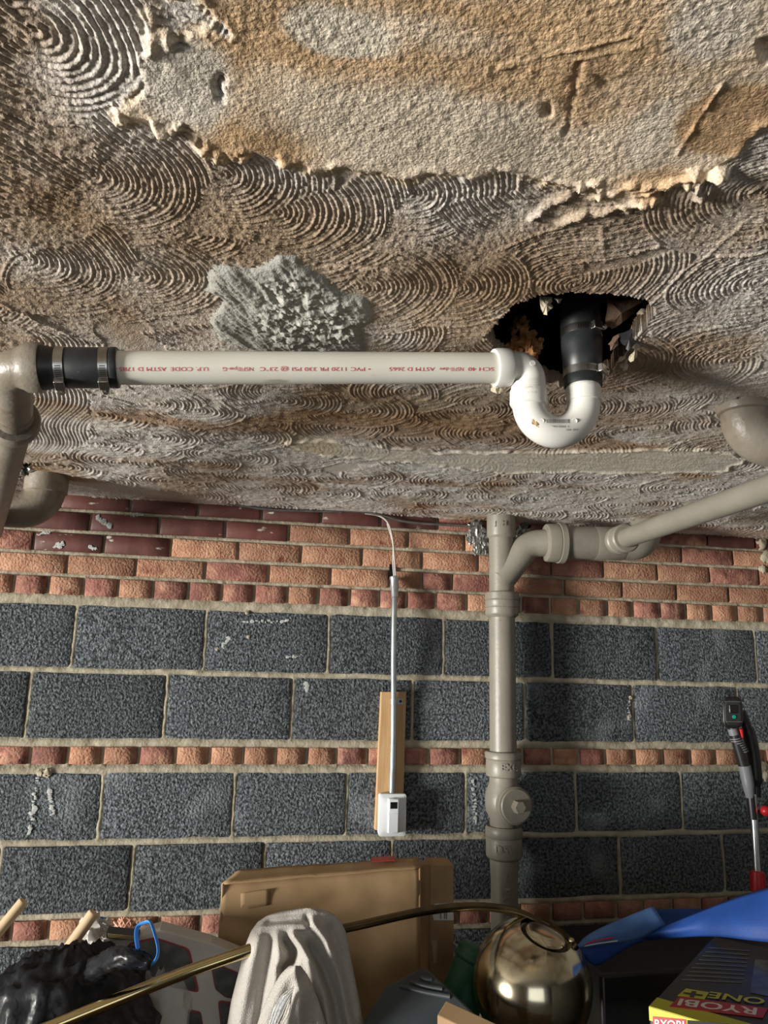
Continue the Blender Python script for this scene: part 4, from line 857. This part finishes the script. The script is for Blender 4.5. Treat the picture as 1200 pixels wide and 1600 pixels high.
# black bin bag
bag = thing('bin_bag', 'full black plastic bin bag with a blue drawstring at lower left', 'bag', (-.45, 1.5, BT))
def binbag():
    v = []; f = []; n, m_ = 84, 54; rj = random.Random(8)
    C_ = PD(84, 1678, 1.55)
    for j in range(m_+1):
        a = math.pi*(j/m_)*.99
        for i in range(n):
            b = 2*math.pi*i/n; d = Vector((math.cos(b)*math.sin(a), math.sin(b)*math.sin(a), math.cos(a)))
            px, py, pz_ = d.x*3, d.y*3, d.z*3
            cr_ = abs(float(vn(px*1.3+11, py*1.3+pz_*1.7+5, 3))-.5)*2; cr2 = abs(float(vn(px*2.7+31-pz_, py*2.7+pz_*2.1, 5))-.5)*2
            cr3 = abs(float(vn(px*5.1+3+pz_*2, py*5.1-pz_*3.3, 15))-.5)*2; s_ = 1+.09*(1-cr_)**3+.055*(1-cr2)**4+.018*(1-cr3)**3-.06*float(vn(px*.8, pz_*.8+py, 9))+.035*math.exp(-(a/.75)**2)*abs(math.sin(b*5+3*cr_))
            p = Vector((d.x*.205, d.y*.15, d.z*.235))*s_
            if d.z > 0: p.x += d.z**2*(.015)*(1-abs(d.y))
            q = C_+p; q.z = max(q.z, BT+.002); v.append(q)
    for j in range(m_):
        for i in range(n): i2 = (i+1) % n; f.append((j*n+i, (j+1)*n+i, (j+1)*n+i2, j*n+i2))
    MB().add(v, f).build('bag_body', m_bag, bag, smooth=180)
    # gathered neck pulled out to the right
    nk = spline([PD(150, 1515, 1.52), PD(176, 1500, 1.47), PD(200, 1496, 1.43), PD(236, 1504, 1.42)], 6); rad_ = np.interp(np.linspace(0, 1, len(nk)), [0, .4, .75, 1], [.024, .021, .017, .011])
    mb = MB(); mb.tube(nk, list(rad_), 28); rr_ = random.Random(3)
    mb.v = [p+Vector((rr_.uniform(-1, 1), rr_.uniform(-1, 1), rr_.uniform(-1, 1)))*.0035 for p in mb.v]; mb.build('gathered_neck', m_bag, bag, smooth=180)
    lp_ = spline([PD(a, b, d) for a, b, d in ((222, 1512, 1.42), (217, 1490, 1.43), (213, 1462, 1.45), (216, 1447, 1.46), (228, 1441, 1.46), (235, 1441, 1.455), (241, 1456, 1.44), (247, 1480, 1.43), (245, 1497, 1.42), (234, 1508, 1.42), (226, 1500, 1.42))], 6)
    MB().tube(lp_, .0052, 10, flat=.45).build('drawstring', m_blueband, bag)
binbag()
# cloudy plastic bag behind it
cbg = thing('plastic_bag', 'cloudy clear plastic bag crumpled beside the bin bag', 'bag', PD(255, 1600, 1.62))
def cloud():
    v = []; f = []; n, m_ = 60, 40; C_ = PD(245, 1610, 1.66)
    for j in range(m_+1):
        a = math.pi*j/m_
        for i in range(n):
            b = 2*math.pi*i/n; d = Vector((math.cos(b)*math.sin(a), math.sin(b)*math.sin(a), math.cos(a)))
            cr_ = abs(float(vn(d.x*5+11, d.y*4+d.z*6+5, 13))-.5)*2
            q = C_+Vector((d.x*.075, d.y*.05, d.z*.13))*(1+.22*(1-cr_)**2-.1); q.z = max(q.z, BT+.002); v.append(q)
    for j in range(m_):
        for i in range(n): i2 = (i+1) % n; f.append((j*n+i, (j+1)*n+i, (j+1)*n+i2, j*n+i2))
    MB().add(v, f).build('bag_film', m_clear, cbg, smooth=180)
cloud()
# printed carton with red-edged windows
pb = thing('printed_carton', 'grey printed carton with red-edged dark window pictures behind the bags', 'box', (-.1, 1.85, BT))
YB = 1.92
def pbp(px, py, o=0): return PY(px, py, YB-o)
fc = [pbp(166, 1468), pbp(210, 1464), pbp(250, 1452), pbp(330, 1474), pbp(400, 1502), pbp(412, 1700), pbp(166, 1700)]
MB().prism(fc, (0, .06, 0)).build('body', m_printbox, pb, smooth=0, bevel=.004)
def rounded(pts, r=.28, n=4):
    out = []; P_ = [Vector(p) for p in pts]; m_ = len(P_)
    for i in range(m_):
        a, b, c_ = P_[i-1], P_[i], P_[(i+1) % m_]
        p0 = b.lerp(a, r*.5*min(1, .04/(a-b).length*2)); p1 = b.lerp(c_, r*.5*min(1, .04/(c_-b).length*2))
        for k in range(n+1): t = k/n; out.append((p0*(1-t)+b*t)*(1-t)+(b*(1-t)+p1*t)*t)
    return out
for pane in ([(200, 1474), (242, 1464), (296, 1482), (312, 1551), (250, 1538), (190, 1520)], [(328, 1500), (400, 1532), (400, 1566), (352, 1558), (336, 1545)], [(340, 1562), (400, 1572), (400, 1650), (350, 1650)], [(294, 1577), (314, 1581), (320, 1620), (300, 1650), (290, 1620)]):
    rp = rounded([pbp(a, b, .001) for a, b in pane]); c_ = sum(rp, Vector())/len(rp)
    e = MB().prism(rp, (0, -.002, 0)).build('window_border', m_redline, pb, smooth=0)
    MB().prism([c_+(p-c_)*.94+Vector((0, -.0022, 0)) for p in rp], (0, -.0015, 0)).build('window_picture', m_pane, e, smooth=0)
# sticks
for k, (a, b, wpx, lab) in enumerate((((36, 1409), (0, 1453), 14, 'pale wooden dowel poking up at the far left edge'), ((146, 1427), (112, 1475), 15.5, 'pale wooden handle end rising behind the bin bag'))):
    Yd = 1.97+.02*k; t_ = PY(*a, Yd); q = PY(*b, Yd); d = (q-t_).normalized(); ln = (t_.z-.005-(BT if k else 0))/(-d.z); t = thing('dowel', lab, 'stick', t_+d*ln)
    r_ = wpx/2*Yd*1.02/F; e_ = t_+d*ln
    MB().lathe(t_-d*.004, d, [(0, r_*.5), (.002, r_*.85), (.006, r_), (ln, r_)], 24).build('shaft', m_wood, t)
# woven cane and papers behind
wk = thing('woven_basket', 'pink woven cane basket top showing behind the printed carton', 'basket', PY(200, 1450, 2.16))
YW = 2.17; wc = PY(192, 1464, YW); wrx = (PY(217, 1460, YW)-wc).length
dome = MB().lathe(wc+Vector((0, .03, -.02)), (0, 0, 1), [(0, wrx*1.0), (.02, wrx*.97), (.035, wrx*.80), (.045, wrx*.55), (.050, .01)], 30); dome.build('lining', m_lathe, wk)
for s_ in (-1, 1):
    for k in range(7):
        u = (k-3)/3.4; pts_ = []
        for t in np.linspace(-1, 1, 9):
            a = u*.75+t*.45*s_; hgt = .062*(1-abs(t)**2.2*.9) if False else 0
            xx = wrx*.95*(u*.8+s_*t*.42); zz_ = -.012+.055*math.sqrt(max(0, 1-(xx/(wrx*1.02))**2))*(.55+.45*(t+1)/2)-.02*(1-(t+1)/2)
            pts_.append(wc+Vector((xx, -.020+.030*((t+1)/2)-.002*math.cos(t*9+k*math.pi+(s_ > 0)*math.pi), zz_)))
        MB().tube(pts_, .0052, 8, flat=.6).build('cane_strip', m_wicker, wk)
MB().lathe(Vector((wc.x, wc.y+.03, BT)), (0, 0, 1), [(0, wrx*.8), (wc.z-BT-.03, wrx*.98)], 30).build('basket_body', m_wicker, wk)
gb = thing('gift_box', 'flat black box with gold lines lying on the printed carton', 'box', PY(190, 1460, 1.8))
gq = [PY(166, 1457, 1.905), PY(216, 1462, 1.905), PY(216, 1470, 1.905), PY(166, 1466, 1.905)]
MB().prism(gq, (0, .035, .002)).build('body', m_blackcard, gb, smooth=0)
for k in range(3): MB().prism([PY(168, 1458.6+k*2.3, 1.903), PY(214, 1463.2+k*2.3, 1.903), PY(214, 1464.2+k*2.3, 1.903), PY(168, 1459.6+k*2.3, 1.903)], (0, .001, 0)).build('gold_line', m_goldprint, gb, smooth=0)
pbg = thing('paper_packet', 'crumpled white and blue packet tied with string behind the bin bag', 'packet', PY(145, 1460, 1.80))
mb = MB(); lump(mb, PY(147, 1465, 2.06), .050, 2, 14, (.8, .4, .95), .45, 4); mb.build('packet_body', m_letter, pbg, smooth=30)
mb = MB(); lump(mb, PY(150, 1446, 2.07), .028, 8, 12, (.85, .5, .6), .5, 4); mb.build('blue_corner', m_blueband, pbg, smooth=30)
for k in range(4):
    r_ = random.Random(k+4); pts_ = [PY(158+r_.uniform(-3, 8)+t*r_.uniform(-1, 4), 1436+t*7+r_.uniform(-2, 2), 2.01) for t in range(5)]
    MB().tube(spline(pts_, 5), .003, 8).build('string', m_paper, pbg)
# slate lid, green canister, cardboard corner
ld = thing('plastic_lid', 'dark slate plastic lid with raised ribs in front of the cartons', 'lid', PD(650, 1600, 1.75))
ll = [PD(552, 1740, 1.40), PD(562, 1572, 1.56), PD(600, 1535, 1.63), PD(655, 1512, 1.66), PD(668, 1515, 1.66), (PD(740, 1580, 1.54)), PD(800, 1740, 1.34)]
nrm = (ll[3]-ll[0]).cross(ll[5]-ll[0]).normalized()
if nrm.y > 0: nrm = -nrm
pl0 = ll[0]; ll = [p-nrm*((p-pl0).dot(nrm)) for p in ll]
MB().prism(ll, -nrm*.018).build('panel', m_lid, ld, smooth=0, bevel=.006)
def onlid(px, py): r_ = ray(px, py); t = (pl0-CAMP).dot(nrm)/r_.dot(nrm); return CAMP+r_*t+nrm*.001
for (a, b, c_, d_) in ((658, 1527, 676, 1531), (642, 1534, 692, 1546), (626, 1541, 704, 1558)):
    MB().tube(spline([onlid(a, b), onlid((a+c_)/2, (b+d_)/2+1.5), onlid(c_, d_)], 6), .0052, 12).build('rib', m_lid, ld)
gc = thing('canister', 'dark green plastic canister leaning behind the brass globe', 'canister', PD(735, 1600, 1.9))
ga, gb_ = PD(748, 1487, 1.82), PD(702, 1610, 1.76); gdir = (gb_-ga).normalized(); gln = (ga.z-BT-.03)/-gdir.z
MB().lathe(ga-gdir*.012, gdir, [(0, .02), (.004, .044), (.012, .050), (.02, .051), (.03, .050), (gln-.01, .056), (gln, .05)], 36).build('body', m_green, gc)
MB().ring(ga+gdir*.012, gdir, [(0, .050), (.006, .0535), (.012, .0535), (.018, .050)], 36).build('rim', m_green, gc)
co = thing('carton', 'corner of a small brown carton in front of the slate lid', 'box', PD(720, 1620, 1.5))
k0_, k1_, k2_ = PD(697, 1563, 1.40), PD(683, 1586, 1.37), PD(790, 1606, 1.33)
up_ = Vector((0, 0, 1)); kd = (k2_-k0_); kd2 = k1_-k0_
MB().prism([k0_, k0_+kd, k0_+kd+kd2, k1_], (0, 0, -(min(k0_.z, (k0_+kd+kd2).z, k1_.z)-BT-.002))).build('body', m_card, co, smooth=0, bevel=.002)
# black box added to stand in for the dark void, blue vinyl sheet over it
void_box = thing('void_stand_in', 'black box standing in for the dark void under the blue sheet', 'stand-in', (1.05, 1.85, BT))
ca = PD(938, 1500, 1.93); cz0 = ca.z-.01
MB().box((ca.x-.03, ca.y-.06, BT), (ca.x+.62, ca.y+.30, cz0)).build('body', m_blk, void_box, bevel=.01)
tp_ = thing('vinyl_sheet', 'bright blue vinyl sheet thrown in folds over the black stand-in box', 'sheet', PD(1060, 1460, 1.8))
def ribbon(name, rows, m, parent, ny=10, bulge=.02, seed=1, solid=.0025):
    v = []; f = []; top = spline([PD(*r[0]) for r in rows], 6); bot = spline([PD(*r[1]) for r in rows], 6); n = len(top)
    for j in range(ny+1):
        w = j/ny
        for i in range(n):
            p = top[i].lerp(bot[i], w); d = (CAMP-p).normalized()
            v.append(p+d*(bulge*math.sin(math.pi*w)+.012*(float(fbm(i*.12+seed, w*2, seed))-.5)))
    for j in range(ny):
        for i in range(n-1): a = j*n+i; f.append((a, a+1, a+n+1, a+n))
    return MB().add(v, f).build(name, m, parent, smooth=180, solid=solid)
ribbon('main_fold', [((985, 1466, 1.86), (985, 1468, 1.86)), ((1030, 1450, 1.82), (1040, 1466, 1.80)), ((1080, 1430, 1.78), (1090, 1463, 1.74)), ((1130, 1410, 1.74), (1130, 1464, 1.68)), ((1180, 1393, 1.70), (1180, 1470, 1.62)), ((1260, 1370, 1.66), (1260, 1478, 1.56))], m_tarp, tp_, 12, .02, 2)
ribbon('back_fold', [((1010, 1422, 1.95), (1010, 1470, 1.93)), ((1060, 1420, 1.95), (1060, 1465, 1.92)), ((1110, 1420, 1.95), (1110, 1460, 1.90)), ((1160, 1415, 1.95), (1160, 1460, 1.90))], m_tarp, tp_, 6, .0, 5)
ribbon('turned_flap', [((901, 1479, 1.76), (903, 1482, 1.76)), ((918, 1462, 1.78), (925, 1478, 1.76)), ((950, 1445, 1.80), (960, 1473, 1.78)), ((985, 1430, 1.82), (995, 1468, 1.80)), ((1021, 1416, 1.84), (1040, 1446, 1.82))], m_tarplite, tp_, 8, .012, 7)
ribbon('under_fold', [((902, 1482, 1.78), (903, 1484, 1.78)), ((925, 1479, 1.78), (928, 1508, 1.77)), ((955, 1475, 1.80), (955, 1496, 1.79)), ((985, 1469, 1.82), (985, 1478, 1.82)), ((1010, 1462, 1.84), (1010, 1468, 1.84))], m_tarp, tp_, 6, .006, 9)
MB().tube([PD(904, 1478, 1.755), PD(930, 1470, 1.757), PD(958, 1465, 1.762)], .0016, 8).build('hem_stitching', m_redpl, tp_)
MB().tube([PD(904, 1480, 1.755), PD(935, 1474, 1.757), PD(965, 1470, 1.762)], .0012, 8).build('hem_stitching', m_letter, tp_)
# boxed power tool
HB = -.60; tb = thing('tool_box', 'black and lime printed power tool carton at lower right corner', 'box', CZ(1090, 1540, HB))
v0, v1 = CZ(1014, 1573, HB), CZ(1116, 1463, HB); vr = CZ(1200, 1600, HB); ex = (vr-v0); ex.z = 0; ex = ex.normalized(); ey = v1-v0; ey.z = 0; ey = (ey-ex*ey.dot(ex)).normalized(); dep = (v1-v0).dot(ey); skew = (v1-v0).dot(ex)
ex = Vector((ey.y, -ey.x, 0)); WBX = .46; O_ = v0; ez = Vector((0, 0, 1))
O_ = v0
eyl = (v1-v0).normalized(); exl = Vector((eyl.y, -eyl.x, 0)); DEP = (v1-v0).length
hgt = O_.z-BT
MB().prism([O_, O_+exl*WBX, O_+exl*WBX+eyl*DEP, O_+eyl*DEP], (0, 0, -hgt)).build('carton_body', m_boxgrey, tb, smooth=0, bevel=.002)
def tq(u0, u1, w0, w1, z, m, name): return MB().prism([O_+exl*u0+eyl*w0+ez*z, O_+exl*u1+eyl*w0+ez*z, O_+exl*u1+eyl*w1+ez*z, O_+exl*u0+eyl*w1+ez*z], (0, 0, -.0008)).build(name, m, tb, smooth=0)
tq(0, WBX, 0, .048, .0010, m_yellow, 'lime_band')
MB().prism([O_+eyl*-.0012+ez*-.0, O_+exl*WBX-eyl*.0012, O_+exl*WBX-eyl*.0012-ez*.022, O_-eyl*.0012-ez*.022], eyl*.001).build('lime_band', m_yellow, tb, smooth=0)
def CZu(px, py): p = CZ(px, py, HB)-O_; return p.dot(exl), p.dot(eyl)
a_, b_, c_, d_ = CZu(1048, 1573), CZu(1064, 1558), CZu(1200, 1576), CZu(1192, 1592)
def topquad(pxs, z, m, name): return MB().prism([CZ(a, b, HB)+ez*z for a, b in pxs], (0, 0, -.0008)).build(name, m, tb, smooth=0)
topquad([(1046, 1574), (1062, 1558), (1200, 1577), (1192, 1592)], .0018, m_tag, 'logo_panel')
topquad([(1059, 1557), (1072, 1546), (1108, 1552), (1100, 1564)], .0018, m_yellow, 'plus_panel')
def toptext(body, tl, tr, bl, m, name, z):       # read from the far side: text turned half round on the lid
    v, f = text_mesh(body, 1, 'LEFT', bold=.02); xs = [p.x for p in v]; ys = [p.y for p in v]
    A0, A1, A2 = CZ(*tl, HB), CZ(*tr, HB), CZ(*bl, HB); out = []
    for p in v: u = (p.x-min(xs))/(max(xs)-min(xs)); w = (p.y-min(ys))/(max(ys)-min(ys)); out.append(A0+(A1-A0)*u+(A2-A0)*w+ez*z)
    return MB().add(out, f).build(name, m, tb, smooth=0)
toptext('RYOBI', (1184, 1577), (1063, 1562), (1181, 1588), m_letter, 'logo_lettering', .0022)
toptext('ONE', (1197, 1562), (1110, 1551), (1193, 1572), m_yellow, 'lettering', .0022)
toptext('+', (1100, 1553), (1070, 1549), (1096, 1562), m_dark, 'lettering', .0026)
for k in range(9):
    y_ = 1481+k*6.2; x0_ = 1108-(k*5.2); x1_ = 1172-k*1.5
    topquad([(x0_, y_), (x1_, y_+5), (x1_-.5, y_+6), (x0_-.5, y_+1)], .0015, m_fade, 'small_print')
topquad([(1180, 1500), (1215, 1503), (1215, 1560), (1172, 1552)], .0014, m_pane, 'tool_picture')
fq = lambda px, py: (lambda r_: CAMP+r_*((O_-eyl*.0022-CAMP).dot(eyl)/r_.dot(eyl)))(ray(px, py))
MB().prism([fq(1020, 1588), fq(1072, 1593), fq(1072, 1612), fq(1020, 1610)], eyl*.0006).build('logo_panel', m_tag, tb, smooth=0)
v, f = text_mesh('RYOBI', 1, 'LEFT', bold=.02); xs = [p.x for p in v]; ys = [p.y for p in v]; A0, A1, A2 = fq(1023, 1606), fq(1069, 1609), fq(1023, 1592)
MB().add([A0+(A1-A0)*((p.x-min(xs))/(max(xs)-min(xs)))+(A2-A0)*((p.y-min(ys))/(max(ys)-min(ys)))-eyl*.001 for p in v], f).build('logo_lettering', m_letter, tb, smooth=0)
MB().prism([fq(1074, 1594), fq(1140, 1600), fq(1140, 1620), fq(1074, 1612)], eyl*.0006).build('black_panel', m_dark, tb, smooth=0)
# string trimmer
YT = 2.26; tr = thing('string_trimmer', 'battery string trimmer with black handle standing at the right wall', 'trimmer', PY(1186, 1400, YT))
T_ = lambda px, py, o=0: PY(px, py, YT-o)
pa, pbm = T_(1176, 1240), T_(1184, 1372); pdv = (pbm-pa).normalized(); ln = (pa.z-.06)/(-pdv.z)
MB().tube([pa, pa+pdv*ln], .0125, 24).build('shaft', m_alu, tr)
MB().lathe(T_(1183, 1360), pdv, [(0, .0135), (.004, .020), (.02, .0225), (.06, .024), (.064, .02)], 20).build('collar', m_redpl, tr)
MB().tube([T_(1173, 1243), T_(1177, 1280)], .0135, 20).build('sleeve', m_blk, tr)
MB().tube(spline([T_(1163, 1196), T_(1167, 1215), T_(1172, 1246)], 6), list(np.interp(np.linspace(0, 1, 13), [0, .7, 1], [.0195, .0185, .013])), 24).build('front_grip', m_gry, tr)
MB().tube(spline([T_(1144, 1132), T_(1148, 1148), T_(1156, 1175), T_(1163, 1200)], 6), .0165, 24).build('handle', m_blk, tr)
MB().tube([T_(1144, 1138, .004), T_(1147, 1148, .004)], .015, 20).build('handle_collar', m_gry, tr)
for k in range(7):
    c_ = T_(1149+k*1.9, 1153.5+k*3.4); MB().ring(c_-Vector((0, 0, .0015)), Vector((-.22, 0, 1)), [(0, .0165), (.003, .0165), (.003, .0180), (0, .0180)], 24).build('grip_rib', m_gry, tr)
MB().tube(spline([T_(1158, 1112, -.03), T_(1168, 1140, -.03), T_(1176, 1175, -.03), T_(1180, 1215, -.03), T_(1181, 1245, -.03)], 6), [.016]*6+[.022]*14+[.016]*5, 18).build('guard_bar', m_blk, tr)
hdm = MB(); hc = T_(1145, 1113, .03); hp = []
for a in range(24):
    t = 2*math.pi*a/24; ct, st_ = math.cos(t), math.sin(t); hp.append(hc+Vector((.0375*math.copysign(abs(ct)**.55, ct), 0, .051*math.copysign(abs(st_)**.55, st_)))+Vector((.004*st_, 0, 0)))
hd_o = hdm.prism(hp, ray(1147, 1113).normalized()*.08).build('motor_housing', m_blk, tr, bevel=.006)
MB().prism([hc+(p-hc)*.80+Vector((0, -.003, 0)) for p in hp], (0, .006, 0)).build('face_plate', m_blackcard, hd_o, smooth=0, bevel=.003)
MB().box((hc.x-.014, hc.y-.006, hc.z-.003), (hc.x+.014, hc.y, hc.z+.023)).build('latch_window', m_dark, hd_o, bevel=.003)
MB().lathe(Vector((hc.x+.001, hc.y-.003, hc.z-.014)), (0, -1, 0), [(0, .0058), (.0025, .0055)], 16).build('green_mark', m_teal, hd_o)
for dz in (.034, -.029): MB().box((hc.x-.028, hc.y-.0045, hc.z+dz-.0008), (hc.x+.028, hc.y-.002, hc.z+dz+.0008)).build('groove_line', m_gry, hd_o, smooth=0)
MB().tube([T_(1157, 1139, .012), T_(1160, 1152, .012)], [.007, .004], 12).build('trigger', m_redpl, tr)
lump(MB(), T_(1196, 1267, .02), .016, 2, 12, amp=0).build('knob', m_redpl, tr, smooth=80)
MB().tube(spline([T_(1176, 1273), T_(1186, 1272, .0), T_(1200, 1258), T_(1215, 1235)], 6), .011, 14).build('side_handle', m_blk, tr)
MB().lathe(pa+pdv*ln-Vector((0, 0, .06)), UP, [(0, .05), (.05, .06), (.08, .035), (.11, .013)], 24).build('cutting_head', m_blk, tr)
